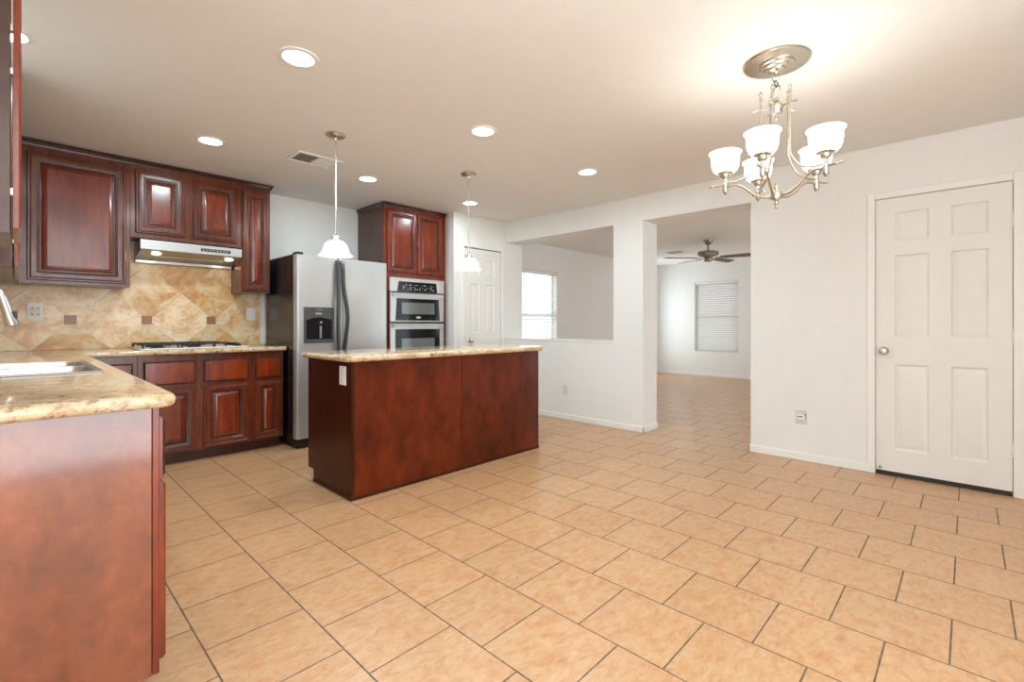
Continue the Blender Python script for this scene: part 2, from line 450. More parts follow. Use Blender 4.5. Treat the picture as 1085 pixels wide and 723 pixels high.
def slab(poly, z0, z1, r, hole=None):
    """worktop: outline with half-round edge, optional rectangular hole"""
    mb = MB(); bm = mb.bm; h = (z1 - z0) / 2; rows = []
    for k in range(9):
        a = -PI / 2 + PI * k / 8
        pl = inset(poly, r * (1 - math.cos(a)))
        z = (z0 + z1) / 2 + h * math.sin(a)
        rows.append([bm.verts.new((p[0], p[1], z)) for p in pl])
    n = len(poly)
    for A, B in zip(rows, rows[1:]):
        for i in range(n): bm.faces.new([A[i], A[(i + 1) % n], B[(i + 1) % n], B[i]])
    caps = []
    for ring, z in ((rows[0], z0), (rows[-1], z1)):
        es = [bm.edges.get((ring[i], ring[(i + 1) % n])) for i in range(n)]
        hv = None
        if hole:
            x0, x1, y0, y1 = hole
            hv = [bm.verts.new((a, b_, z)) for a, b_ in ((x0, y0), (x1, y0), (x1, y1), (x0, y1))]
            es += [bm.edges.new((hv[i], hv[(i + 1) % 4])) for i in range(4)]
        bmesh.ops.triangle_fill(bm, use_beauty=True, use_dissolve=False, edges=es, normal=(0, 0, 1))
        caps.append(hv)
    if hole:
        for i in range(4): bm.faces.new([caps[0][i], caps[0][(i + 1) % 4], caps[1][(i + 1) % 4], caps[1][i]])
    return mb

# ------------------------------------------------------------------ room shell
YW = 5.12; XW = 4.45; XB = 4.75; CZ = 2.44; XF = 10.2
mb = MB(); mb.box(-3.15, XF + 0.15, -1.55, YW + 0.15, -0.12, 0.0); struct(mb, 'floor', M['floor'])
mb = MB(); mb.box(-3.15, XF + 0.15, -1.55, YW + 0.15, CZ, CZ + 0.12); struct(mb, 'ceiling', M['ceil'])
# kitchen wall, continues as the next room's window wall (opening for window_1)
W1 = (5.55, 6.45, 0.53, 2.005)
mb = MB()
mb.box(-0.43, W1[0], YW, YW + 0.15, 0, CZ); mb.box(W1[1], 8.85, YW, YW + 0.15, 0, CZ); mb.box(9.75, XF + 0.15, YW, YW + 0.15, 0, CZ); mb.box(8.85, 9.75, YW, YW + 0.15, 0, 0.53); mb.box(8.85, 9.75, YW, YW + 0.15, 2.005, CZ)
mb.box(W1[0], W1[1], YW, YW + 0.15, 0, W1[2]); mb.box(W1[0], W1[1], YW, YW + 0.15, W1[3], CZ)
struct(mb, 'wall_kitchen', M['wall'])
mb = MB(); mb.box(-0.43, -0.28, 1.66, YW, 0, CZ); mb.box(-3.0, -0.43, 1.66, 1.81, 0, CZ); struct(mb, 'wall_left', M['wall'])
# wall on the right: half wall, header, column, door wall
D0, D1, DH = -0.2085, 0.5025, 2.043       # door opening along Y, and its height
mb = MB()
mb.box(XW, XB, 2.757, 4.37, 0, 0.915)
mb.box(XW, XB, 2.41, 2.757, 0, 2.18)
mb.box(XW, XB, 1.375, 4.37, 2.18, CZ)
mb.box(XW, XB, D1, 1.375, 0, CZ); mb.box(XW, XB, -1.4, D0, 0, CZ); mb.box(XW, XB, D0, D1, DH, CZ)
mb.box(XB - 0.03, XB, D0, D1, 0, DH)
struct(mb, 'wall_right', M['wall'])
mb = MB(); mb.box(XW - 0.006, XB + 0.012, 2.757, 4.37, 0.915, 0.934, 0.004); struct(mb, 'trim_1', M['trim'])
# pantry closet walls
PX0, PX1, PYW = 3.718, 4.346, 4.37
mb = MB()
mb.box(3.562, PX0, PYW, PYW + 0.10, 0, CZ); mb.box(PX1, XB, PYW, PYW + 0.10, 0, CZ); mb.box(PX0, PX1, PYW, PYW + 0.10, 2.05, CZ)
mb.box(3.585, 3.685, PYW + 0.10, YW, 0, CZ); mb.box(XB - 0.10, XB, PYW + 0.10, YW, 0, CZ)
struct(mb, 'wall_pantry', M['wall'])
# far wall with window_2
W2 = (3.39, 4.29, 0.535, 2.02)
mb = MB()
mb.box(XF, XF + 0.15, -1.4, W2[0], 0, CZ); mb.box(XF, XF + 0.15, W2[1], YW, 0, CZ)
mb.box(XF, XF + 0.15, W2[0], W2[1], 0, W2[2]); mb.box(XF, XF + 0.15, W2[0], W2[1], W2[3], CZ)
struct(mb, 'wall_far', M['wall'])
# walls behind the camera, open for the glass doors and the two added fills
YK = -1.4
mb = MB()
mb.box(-3.0, -0.4, YK - 0.15, YK, 0, CZ); mb.box(1.5, 6.1, YK - 0.15, YK, 0, CZ); mb.box(8.7, XF + 0.15, YK - 0.15, YK, 0, CZ)
mb.box(-0.4, 1.5, YK - 0.15, YK, 2.05, CZ); mb.box(6.1, 8.7, YK - 0.15, YK, 2.2, CZ)
struct(mb, 'wall_back', M['wall'])
mb = MB()
mb.box(-3.15, -3.0, YK, -0.8, 0, CZ); mb.box(-3.15, -3.0, 1.0, 1.66, 0, CZ); mb.box(-3.15, -3.0, -0.8, 1.0, 2.1, CZ); mb.box(-3.15, -3.0, -0.8, 1.0, 0, 0.8)
struct(mb, 'wall_side', M['wall'])

def base_run(name, segs):
    mb = MB()
    for x0, x1, y0, y1 in segs:
        mb.box(x0, x1, y0, y1, 0, 0.063, 0.004)
    struct(mb, name, M['trim'])
bt = 0.013
base_run('baseboard_right', [(XW - bt, XW, 0.545, 1.375 + bt), (XW - bt, XB, 1.375, 1.375 + bt)])
base_run('baseboard_middle', [(XW - bt, XW, 2.41 - bt, 4.37), (XW - bt, XB, 2.41 - bt, 2.41)])
base_run('baseboard_far', [(XF - bt, XF, -1.4, YW)])
base_run('baseboard_kitchen', [(XB, XF - bt, YW - bt, YW)])

# six-panel doors
def six_panel_door(name, origin, u, n, w, h, cols, rows, parent_label=None):
    """slab with moulded panels; origin = lower left corner of the front face"""
    mb = MB(); bm = mb.bm; o = Vector(origin); u = Vector(u); n = Vector(n)
    us = sorted({0, w, *[c for p in cols for c in p]}); vs = sorted({0, h, *[r for p in rows for r in p]})
    P = lambda a, b_, d=0.0: o + u * a + Z * b_ + n * d
    lp = [(0, 0), (0.004, -0.004), (0.010, -0.0095), (0.016, -0.0105), (0.040, -0.004), (0.043, -0.0035)]
    for i in range(len(us) - 1):
        for j in range(len(vs) - 1):
            if (us[i], us[i + 1]) in cols and (vs[j], vs[j + 1]) in rows:
                mb.rings(P(us[i], vs[j]), u, n, us[i + 1] - us[i], vs[j + 1] - vs[j], lp, back=False)
            else:
                bm.faces.new([bm.verts.new(P(a, b_)) for a, b_ in ((us[i], vs[j]), (us[i + 1], vs[j]), (us[i + 1], vs[j + 1]), (us[i], vs[j + 1]))])
    B = [[P(0, 0), P(w, 0), P(w, h), P(0, h)], [P(0, 0, -0.035), P(w, 0, -0.035), P(w, h, -0.035), P(0, h, -0.035)]]
    A = [[bm.verts.new(p) for p in q] for q in B]
    for i in range(4): bm.faces.new([A[0][i], A[0][(i + 1) % 4], A[1][(i + 1) % 4], A[1][i]])
    bm.faces.new(A[1])
    bmesh.ops.remove_doubles(bm, verts=bm.verts[:], dist=0.0002)
    d = mb.build(name, M['doorw'], None, smooth=True, angle=20, keep=True)
    d['kind'] = 'structure'
    return d
def door_knob(parent, p, n):
    n = Vector(n)
    MB().lathe(Vector(p), [(0.0, 0), (0.031, 0), (0.031, 0.004), (0.024, 0.009), (0.011, 0.014), (0.010, 0.03), (0.018, 0.034), (0.027, 0.045), (0.028, 0.055), (0.020, 0.064), (0.0, 0.067)], 24, n).build('knob', M['nickel'], parent)
d1 = six_panel_door('door_1', (XW + 0.004, 0.50, 0.032), -Y_, -X, 0.706, 2.008, [(0.11, 0.30), (0.413, 0.596)],
                    [(0.162, 0.79), (0.99, 1.588), (1.691, 1.902)])
door_knob(d1, (XW + 0.004, 0.452, 0.917), -X)
MB().box(XW + 0.006, XW + 0.03, -0.205, 0.499, 0.004, 0.0318).build('door_sweep', M['blackmat'], d1)
for zz in (0.30, 1.03, 1.79):
    mb = MB(); mb.tube([(XW - 0.006, -0.2115, zz - 0.045), (XW - 0.006, -0.2115, zz + 0.045)], 0.006, 8)
    mb.box(XW - 0.004, XW + 0.003, -0.225, -0.20, zz - 0.044, zz + 0.044); mb.build('hinge', M['trim'], d1)
mb = MB(); mb.tube([(XW, 0.47, 0.062), (XW - 0.045, 0.47, 0.062)], 0.006, 8); mb.lathe((XW - 0.045, 0.47, 0.062), [(0, -0.012), (0.011, -0.012), (0.011, 0), (0, 0)], 12, -X)
mb.build('door_stop', M['chrome'], d1)
mb = MB(); mb.box(XW - 0.002, XW + 0.012, 0.5004, 0.5024, 0.885, 0.95); mb.build('strike_plate', M['brass'], d1)
def casing(name, mbf):
    mb = MB(); mbf(mb); struct(mb, name, M['trim'])
cw = 0.05
def c1(mb):
    for a, b_ in ((D1, D1 + cw), (D0 - cw, D0)):
        mb.box(XW - 0.014, XW, a, b_, 0, DH + cw, 0.004)
    mb.box(XW - 0.014, XW, D0, D1, DH, DH + cw, 0.004)
    mb.box(XW + 0.045, XW + 0.06, D0, D0 + 0.02, 0, DH); mb.box(XW + 0.045, XW + 0.06, D1 - 0.02, D1, 0, DH); mb.box(XW + 0.045, XW + 0.06, D0 + 0.02, D1 - 0.02, DH - 0.015, DH)
casing('trim_2', c1)
d2 = six_panel_door('door_2', (PX0 + 0.006, PYW + 0.006, 0.015), X, -Y_, 0.616, 2.025, [(0.106, 0.25), (0.364, 0.505)],
                    [(0.18, 0.80), (0.995, 1.595), (1.695, 1.90)])
door_knob(d2, (3.812, PYW + 0.006, 0.917), -Y_)
def c2(mb):
    for a, b_ in ((PX0 - cw, PX0), (PX1, PX1 + cw)):
        mb.box(a, b_, PYW - 0.014, PYW, 0, 2.05 + cw, 0.004)
    mb.box(PX0, PX1, PYW - 0.014, PYW, 2.05, 2.05 + cw, 0.004)
casing('trim_3', c2)

# windows
def window(name, axis, a0, a1, z0, z1, wall):
    mb = MB()
    t = 0.04
    def bx(mb, a, b_, c_, d_, e0, e1):
        if axis == 'x': mb.box(a, b_, wall + e0, wall + e1, c_, d_)
        else: mb.box(wall + e0, wall + e1, a, b_, c_, d_)
    bx(mb, a0, a0 + t, z0, z1, 0.09, 0.14); bx(mb, a1 - t, a1, z0, z1, 0.09, 0.14)
    bx(mb, a0 + t, a1 - t, z0, z0 + t, 0.09, 0.14); bx(mb, a0 + t, a1 - t, z1 - t, z1, 0.09, 0.14)
    zm = (z0 + z1) / 2 - 0.02
    bx(mb, a0 + t, a1 - t, zm, zm + 0.035, 0.09, 0.14)
    w = struct(mb, name, M['trim'])
    mb = MB(); bx(mb, a0 + t, a1 - t, z0 + t, zm, 0.110, 0.114); bx(mb, a0 + t, a1 - t, zm + 0.035, z1 - t, 0.110, 0.114)
    mb.build('pane', M['pane'], w, smooth=False)
    return w
window('window_1', 'x', *W1, YW); window('window_2', 'y', *W2, XF)

def blind(axis, a0, a1, z0, z1, wall, tilt, label):
    """horizontal blind just inside the window recess"""
    ctr = ((a0 + a1) / 2, wall + 0.045, z0) if axis == 'x' else (wall + 0.045, (a0 + a1) / 2, z0)
    t = thing('window_blind', ctr, label, 'window blind', 'horizontal blinds in the next room')
    def V(a, dep, z): return (a, wall + dep, z) if axis == 'x' else (wall + dep, a, z)
    def bx(mb, a, b_, e0, e1, c_, d_, bev=0.0):
        if axis == 'x': mb.box(a, b_, wall + e0, wall + e1, c_, d_, bev)
        else: mb.box(wall + e0, wall + e1, a, b_, c_, d_, bev)
    mb = MB(); bx(mb, a0 + 0.005, a1 - 0.005, 0.012, 0.07, z1 - 0.05, z1 - 0.002, 0.004); mb.build('headrail', M['white'], t)
    mb = MB(); bx(mb, a0 + 0.012, a1 - 0.012, 0.022, 0.068, z0 + 0.006, z0 + 0.026, 0.004); mb.build('bottom_rail', M['slat'], t)
    mb = MB(); z = z0 + 0.05; ht = 0.025
    while z < z1 - 0.06:
        dy, dz = ht * math.cos(tilt), ht * math.sin(tilt)
        p = [V(a0 + 0.01, 0.045 - dy, z - dz), V(a1 - 0.01, 0.045 - dy, z - dz), V(a1 - 0.01, 0.045 + dy, z + dz), V(a0 + 0.01, 0.045 + dy, z + dz)]
        mb.poly_prism(p, (0, 0, 0.0025)); z += 0.044
    mb.build('slats', M['slat'], t, smooth=False)
    for a in (a0 + 0.14, a1 - 0.14):
        for e in (0.016, 0.072):
            mb = MB(); mb.tube([V(a, e, z0 + 0.02), V(a, e, z1 - 0.05)], 0.0022, 6); mb.build('ladder_cord', M['white'], t)
    mb = MB(); mb.tube([V(a0 + 0.06, 0.006, z1 - 0.04), V(a0 + 0.06, 0.004, z1 - 0.75)], 0.004, 6); mb.build('tilt_wand', M['ivory'], t)
blind('x', *W1, YW, 0.30, 'bright overexposed white window blind seen through the half-wall opening')
blind('y', *W2, XF, 0.82, 'closed white window blind on the far wall beneath the ceiling fan')

# ------------------------------------------------------------------ cabinet joinery
LOOPS = [(0, 0), (0, 0.013), (0.005, 0.019), (0.014, 0.019), (0.018, 0.0165), (0.023, 0.019), (0.047, 0.019), (0.052, 0.0175), (0.057, 0.013), (0.062, 0.012),
         (0.066, 0.0065), (0.073, 0.0065), (0.078, 0.0085), (0.098, 0.0165), (0.101, 0.0165), (0.104, 0.0185)]
LM = [0, 0, 0, 2, 2, 0, 1, 1, 0, 1, 1, 1, 0, 0, 1, 0]
def panel_door(parent, origin, u, n, w, h, name='door', mats=('frame', 'glaze', 'wood'), loops=LOOPS, lm=None, s=1.0):
    mi = {'frame': 0, 'glaze': 1, 'panel': 2}
    lm = [0, 0, 0, 1, 0, 0, 0, 1, 0, 1, 1, 1, 2, 1, 1, 2]
    lo = [(a * s, d) for a, d in loops]
    mx_ = min(w, h) / 2 - 0.004
    lo = [(min(a, mx_), d) for a, d in lo]
    return MB().rings(origin, u, n, w, h, lo, lm).build(name, [M[q] for q in mats], parent, angle=25)
def drawer_front(parent, origin, u, n, w, h, name='drawer'):
    lo = [(0, 0), (0, 0.011), (0.006, 0.014), (0.012, 0.019), (0.02, 0.0195)]
    return MB().rings(origin, u, n, w, h, lo, [0, 1, 1, 0, 0]).build(name, [M['wood'], M['glaze']], parent, angle=25)
UG = 'wall cabinets over the cooktop run'
def crown(parent, x0, x1, yf, z0, z1, right_end=False, left_end=False, side_back=YW - 0.004):
    """moulding along a cabinet front facing -Y"""
    prof = [(0.0, z0), (0.006, z0), (0.010, z0 + 0.3 * (z1 - z0)), (0.022, z0 + 0.75 * (z1 - z0)), (0.026, z0 + 0.8 * (z1 - z0)), (0.026, z1), (0.0, z1)]
    mb = MB()
    mb.poly_prism([(x0 - (0.0), yf - a, z) for a, z in prof], (x1 - x0, 0, 0))
    if right_end: mb.poly_prism([(x1 + a, yf - 0.026, z) for a, z in prof], (0, side_back - yf + 0.026, 0))
    if left_end: mb.poly_prism([(x0 - a, yf - 0.026, z) for a, z in prof], (0, side_back - yf + 0.026, 0))
    return mb.build('crown_moulding', M['crown'], parent, smooth=False)

UYF = 4.82; UB = YW - 0.003    # face frame plane; back
def upper(name, x0, x1, z0, doors, label, zt=2.432, right_end=False):
    t = thing(name, ((x0 + x1) / 2, (UYF + UB) / 2, z0), label, 'wall cabinet', UG)
    MB().box(x0 + 0.0005, x1 - 0.0005, UYF, UB, z0, zt - 0.0005, 0.0015).build('body', M['frame'], t)
    for (a, b_, c_, d_) in doors:
        panel_door(t, (a, UYF - 0.0005, c_), X, -Y_, b_ - a, d_ - c_, mats=('frame', 'glaze', 'wood'))
    crown(t, x0, x1, UYF, 2.392, zt, right_end=right_end)
    return t
upper('wall_cabinet', 0.010, 0.628, 1.408, [(0.050, 0.600, 1.432, 2.345)], 'large corner wall cabinet with one wide raised-panel door left of the range hood')
upper('wall_cabinet', 0.628, 1.429, 1.812, [(0.660, 0.992, 1.85, 2.355), (1.050, 1.392, 1.85, 2.355)], 'short two-door wall cabinet directly above the range hood')
upper('wall_cabinet', 1.429, 1.680, 1.408, [(1.440, 1.668, 1.425, 2.355)], 'narrow tall wall cabinet between range hood and refrigerator', right_end=True)

# wall cabinets over the sink, on the left wall, seen along their fronts
def side_upper(y0, y1, z0, label, nd):
    xf = -0.0135
    t = thing('wall_cabinet', (-0.15, (y0 + y1) / 2, z0), label, 'wall cabinet', 'wall cabinets on the sink wall')
    MB().box(-0.277, xf, y0, y1, z0, 2.432, 0.0015).build('body', M['sidewood'], t)
    w = (y1 - y0) / nd
    for i in range(nd):
        dr = panel_door(t, (xf + 0.006, y0 + i * w + 0.004, z0 + 0.02), Y_, X, w - 0.008, 2.30 - z0, mats=('wood', 'glaze', 'wood'))
        for zz in (z0 + 0.13, z0 + 0.52, z0 + 0.66):
            mb = MB(); mb.box(xf, xf + 0.006, y0 + i * w + 0.03, y0 + i * w + 0.055, zz, zz + 0.02); mb.build('hinge', M['chrome'], dr)
    return t
side_upper(2.20, 2.62, 1.404, 'cabinet at the left picture edge, its hinged door seen edge-on', 1)
side_upper(3.55, 4.80, 1.404, 'farther wall cabinet meeting the corner, showing below the nearer edge-on one', 2)

# ------------------------------------------------------------------ base cabinets along the cooktop wall
BYF = 4.52
BG = 'base cabinets along the cooktop wall'
def base_cab(x0, x1, fronts, label, right_side=False):
    t = thing('base_cabinet', ((x0 + x1) / 2, (BYF + YW) / 2, 0), label, 'base cabinet', BG)
    mb = MB(); mb.box(x0 + 0.0005, x1 - 0.0005, BYF, YW - 0.003, 0.09, 0.874, 0.0015); mb.build('body', M['frame'], t)
    MB().box(x0 + 0.0005, x1 - (0.012 if x1 > 1.5 else 0.0005), BYF + 0.062, YW - 0.02, 0.0, 0.0895).build('toe_kick', M['glaze'], t)
    for k, a, b_, c_, d_ in fronts:
        if k == 'door': panel_door(t, (a, BYF - 0.0005, c_), X, -Y_, b_ - a, d_ - c_)
        else: drawer_front(t, (a, BYF - 0.0005, c_), X, -Y_, b_ - a, d_ - c_)
    return t
base_cab(0.33, 0.632, [('drawer', 0.37, 0.604, 0.64, 0.82), ('door', 0.37, 0.604, 0.105, 0.615)], 'corner base cabinet partly hidden behind the sink counter')
base_cab(0.632, 1.424, [('drawer', 0.666, 1.006, 0.64, 0.825), ('drawer', 1.058, 1.398, 0.64, 0.825), ('door', 0.666, 1.006, 0.105, 0.618), ('door', 1.058, 1.398, 0.105, 0.618)],
         'wide base cabinet with two drawers and two doors under the cooktop')
base_cab(1.424, 1.690, [('drawer', 1.446, 1.672, 0.64, 0.825), ('door', 1.446, 1.672, 0.105, 0.618)], 'narrow base cabinet beside the refrigerator')

# sink run base cabinet with the big end panel facing the camera
t = thing('base_cabinet', (0.0, 3.1, 0), 'sink base cabinet with large plain end panel facing the camera at lower left', 'base cabinet', 'base cabinets below the sink counter')
mb = MB(); mb.box(-0.277, 0.2735, 1.735, 2.55, 0.095, 0.874); mb.box(-0.277, 0.2735, 2.5505, 3.44, 0.095, 0.70); mb.box(-0.277, 0.2735, 3.4405, 4.516, 0.095, 0.874); mb.build('body', M['frame'], t, smooth=False)
MB().box(-0.27, 0.215, 1.76, 4.51, 0.0, 0.0945).build('toe_kick', M['glaze'], t)
mb = MB(); mb.poly_prism([(-0.277, 1.715, 0.0), (0.222, 1.715, 0.0), (0.222, 1.715, 0.09), (0.272, 1.715, 0.09), (0.272, 1.715, 0.874), (-0.277, 1.715, 0.874)], (0, 0.0195, 0))
mb.build('end_panel', M['endpanel'], t, smooth=False)
MB().box(0.274, 0.2915, 1.715, 4.516, 0.09, 0.874, 0.002).build('face_frame', M['wood'], t)
y = 1.738
for i, w in enumerate((0.42, 0.46, 0.46, 0.55, 0.55)):
    drawer_front(t, (0.292, y, 0.655), Y_, X, w - 0.02, 0.18)
    panel_door(t, (0.292, y, 0.118), Y_, X, w - 0.02, 0.522, mats=('wood', 'glaze', 'wood'))
    y += w

# L-shaped worktop with the sink cut-out
SK = (-0.175, 0.255, 2.60, 3.39)
poly = rounded([(-0.277, 1.655), (0.328, 1.655), (0.328, 4.47), (1.705, 4.47), (1.705, YW - 0.002), (-0.277, YW - 0.002)], [0, 0.045, 0.02, 0.012, 0, 0])
wt = slab(poly, 0.875, 0.915, 0.018, (-0.16, 0.24, 2.615, 3.375)).build('worktop', M['granite'], angle=50)
tag(wt, 'L-shaped gold granite worktop running from the sink to the cooktop', 'worktop')

# backsplash
mb = MB()
mb.box(-0.268, 1.683, YW - 0.011, YW - 0.001, 0.9155, 1.4065); mb.box(0.630, 1.4275, YW - 0.011, YW - 0.001, 1.4065, 1.80)
bs = mb.build('backsplash', M['travertine'], smooth=False, keep=True)
tag(bs, 'gold travertine backsplash of diagonal tiles behind the cooktop', 'backsplash')
for k in range(3):
    a = 0.295 + 0.483 * k
    MB().box(a - 0.037, a + 0.037, YW - 0.0135, YW - 0.0108, 1.15 - 0.036, 1.15 + 0.036, 0.001).build('accent_tile', M['brownmat'], bs)
mb = MB(); mb.box(-0.279, -0.269, 1.70, YW - 0.012, 0.9155, 1.4035)
b2 = mb.build('backsplash', M['travertine'], smooth=False, keep=True)
tag(b2, 'travertine tile strip on the left wall behind the sink', 'backsplash')
# white filler strip between the tile end and the refrigerator
tag(MB().box(1.690, 1.738, YW - 0.03, YW - 0.001, 0.9155, 1.404, 0.003).build('filler_strip', M['trim']), 'white vertical strip between tiled wall and refrigerator', 'filler strip')

# ------------------------------------------------------------------ range hood
t = thing('range_hood', (1.06, 4.95, 1.64), 'stainless under-cabinet range hood with two warm lights above the cooktop', 'range hood')
hx0, hx1, hy = 0.690, 1.4265, 4.795
mb = MB()
mb.poly_prism([(hx0, hy, 1.7995), (hx0, hy, 1.725), (hx0, hy + 0.01, 1.712), (hx0, YW - 0.012, 1.655), (hx0, YW - 0.012, 1.7995)], (hx1 - hx0, 0, 0))
mb.build('body', M['steel'], t, smooth=False)
mb = MB(); mb.box(hx0 + 0.002, hx1 - 0.01, 5.055, YW - 0.013, 1.637, 1.662, 0.002); mb.build('rear_lip', M['steel'], t, smooth=False)
def slope(y): return 1.712 - (y - hy - 0.01) / (YW - 0.012 - hy - 0.01) * 0.057
mb = MB(); mb.poly_prism([(hx0 + 0.12, 4.93, slope(4.93) - 0.0035), (hx1 - 0.12, 4.93, slope(4.93) - 0.0035), (hx1 - 0.12, 5.05, slope(5.05) - 0.0035), (hx0 + 0.12, 5.05, slope(5.05) - 0.0035)], (0, 0, 0.003))
mb.build('filter', M['steel'], t, smooth=False)
for lx in (hx0 + 0.115, hx1 - 0.085):
    ly = 4.865; nrm = Vector((0, -0.057, -0.303)).normalized()
    MB().lathe((lx, ly, slope(ly)), [(0.0, 0.004), (0.034, 0.004), (0.038, 0.0), (0, 0)], 24, nrm).build('light_lens', M['hoodlens'], t)
    lamp('hood_light', 'POINT', (lx, ly, slope(ly) - 0.03), 0.35, (1.0, 0.80, 0.52), 0.03, parent=t)
cp = MB().box(1.105, 1.335, hy - 0.003, hy - 0.0003, 1.748, 1.772, 0.003).build('control_panel', M['black'], t)
for k in range(8):
    MB().box(1.12 + 0.026 * k, 1.134 + 0.026 * k, hy - 0.0042, hy - 0.003, 1.757, 1.763).build('button', M['marks'], cp)

# ------------------------------------------------------------------ cooktop
t = thing('cooktop', (1.03, 4.80, 0.9155), 'gas cooktop with black grates set on the granite counter', 'cooktop')
MB().box(0.648, 1.412, 4.535, 5.04, 0.9157, 0.925, 0.003).build('pan', M['white'], t)
for gx in (0.665, 0.915):
    g = MB()
    x0, x1, y0, y1 = gx, gx + 0.24, 4.565, 5.02
    for a, b_, c_, d_ in ((x0, x1, y0, y0 + 0.012), (x0, x1, y1 - 0.012, y1), (x0, x0 + 0.012, y0, y1), (x1 - 0.012, x1, y0, y1), (x0, x1, 4.787, 4.799), (gx + 0.114, gx + 0.126, y0, y1)):
        g.box(a, b_, c_, d_, 0.948, 0.960, 0.002)
    for yy in (4.68, 4.905):
        g.box(x0, x1, yy - 0.005, yy + 0.005, 0.948, 0.960)
    for a in (x0, x1 - 0.014):
        for b_ in (y0, y1 - 0.014): g.box(a, a + 0.014, b_, b_ + 0.014, 0.925, 0.950)
    g.build('grate', M['blackmat'], t)
    for yy in (4.68, 4.905):
        MB().lathe((gx + 0.12, yy, 0.925), [(0, 0), (0.05, 0), (0.048, 0.008), (0.035, 0.010), (0.034, 0.018), (0.0, 0.019)], 20).build('burner', M['blackmat'], t)
g = MB()
for a, b_, c_, d_ in ((1.165, 1.26, 4.63, 4.642), (1.165, 1.26, 4.99, 5.002), (1.165, 1.177, 4.63, 5.002), (1.248, 1.26, 4.63, 5.002), (1.165, 1.26, 4.80, 4.812)):
    g.box(a, b_, c_, d_, 0.948, 0.960, 0.002)
for a, b_ in ((1.165, 4.63), (1.248, 4.63), (1.165, 4.99), (1.248, 4.99)): g.box(a, a + 0.012, b_, b_ + 0.012, 0.925, 0.950)
g.build('grate', M['blackmat'], t)
for i, yy in enumerate((4.60, 4.70, 4.80, 4.90, 4.98)):
    MB().lathe((1.345, yy, 0.925), [(0, 0), (0.022, 0), (0.020, 0.008), (0.016, 0.010), (0.015, 0.026), (0.0, 0.027)], 18).build('knob', M['black'], t)

# ------------------------------------------------------------------ sink and faucet
t = thing('kitchen_sink', (0.04, 3.0, 0.74), 'drop-in stainless double-bowl sink in the granite counter', 'sink')
mb = MB(); x0, x1, y0, y1 = SK
r_ = [(x0, x1, y0, y0 + 0.03), (x0, x1, y1 - 0.03, y1), (x0, x0 + 0.03, y0 + 0.03, y1 - 0.03), (x1 - 0.03, x1, y0 + 0.03, y1 - 0.03), (x0 + 0.03, x1 - 0.03, 2.98, 3.01)]
for q in r_: mb.box(*q, 0.9155, 0.921, 0.002)
mb.build('rim', M['sinksteel'], t)
for ya, yb in ((y0 + 0.03, 2.98), (3.01, y1 - 0.03)):
    mb = MB(); bm = mb.bm; rows = []
    for ins, z in ((0, 0.920), (0.004, 0.90), (0.012, 0.76), (0.05, 0.742)):
        pl = rounded([(x0 + 0.03 + ins, ya + ins), (x1 - 0.03 - ins, ya + ins), (x1 - 0.03 - ins, yb - ins), (x0 + 0.03 + ins, yb - ins)], [0.05] * 4, 5)
        rows.append([bm.verts.new((p[0], p[1], z)) for p in pl])
    n = len(rows[0])
    for A, B in zip(rows, rows[1:]):
        for i in range(n): bm.faces.new([A[i], A[(i + 1) % n], B[(i + 1) % n], B[i]])
    bm.faces.new(rows[-1])
    mb.build('bowl', M['sinksteel'], t)
t = thing('kitchen_faucet', (-0.225, 3.0, 0.9155), 'silver pull-down faucet over the sink at left edge', 'faucet')
MB().lathe((-0.225, 3.0, 0.9157), [(0, 0), (0.028, 0), (0.027, 0.006), (0.02, 0.012), (0.019, 0.09), (0.015, 0.1), (0, 0.1)], 20).build('base', M['faucet'], t)
mb = MB(); mb.tube([(-0.225, 3.0, 1.0), (-0.225, 3.0, 1.16), (-0.21, 3.0, 1.24), (-0.16, 3.0, 1.30), (-0.10, 3.0, 1.30), (-0.062, 3.0, 1.268), (-0.046, 3.0, 1.238)], 0.0125, 14, smooth=6)
mb.build('spout', M['faucet'], t)
sp = MB().lathe((-0.046, 3.0, 1.238), [(0, 0), (0.015, 0), (0.017, 0.02), (0.018, 0.07), (0.025, 0.13), (0.023, 0.136), (0, 0.136)], 20, Vector((0.036, 0, -0.141))).build('spray_head', M['faucet'], t)
mb = MB(); mb.box(-0.008, 0.004, 2.985, 3.015, 1.135, 1.175, 0.003); mb.build('spray_button', M['slot'], sp)
mb = MB(); mb.tube([(-0.225, 3.02, 0.99), (-0.225, 3.06, 1.0), (-0.225, 3.10, 1.03)], 0.006, 10, smooth=4); mb.build('lever', M['faucet'], t)

# ------------------------------------------------------------------ refrigerator
FX0, FX1, FYD, FYB = 1.712, 2.625, 4.355, 5.02
t = thing('refrigerator', ((FX0 + FX1) / 2, 4.66, 0), 'side-by-side refrigerator with silver doors and dark sides left of the ovens', 'refrigerator')
MB().box(FX0, FX1, FYD + 0.012, FYB, 0.03, 1.745, 0.006).build('body', M['fridgeside'], t)
mb = MB(); mb.box(FX0 + 0.01, FX1 - 0.01, 4.315, 4.40, 0.012, 0.085, 0.006)
for a in (FX0 + 0.05, FX1 - 0.09): mb.box(a, a + 0.04, 4.33, 4.37, 0.0, 0.02)
mb.build('base_grille', M['black'], t)
def fridge_door(x0, x1, nm):
    pl = rounded([(x0, 4.283), (x1, 4.283), (x1, FYD), (x0, FYD)], [0.022, 0.022, 0.004, 0.004], 6)
    mb = MB(); mb.poly_prism([(p[0], p[1], 0.09) for p in pl], (0, 0, 1.735 - 0.09)); return mb.build(nm, M['fridgesteel'], t, angle=30)
dl = fridge_door(FX0, 2.104, 'freezer_door'); dr = fridge_door(2.110, FX1, 'fridge_door')
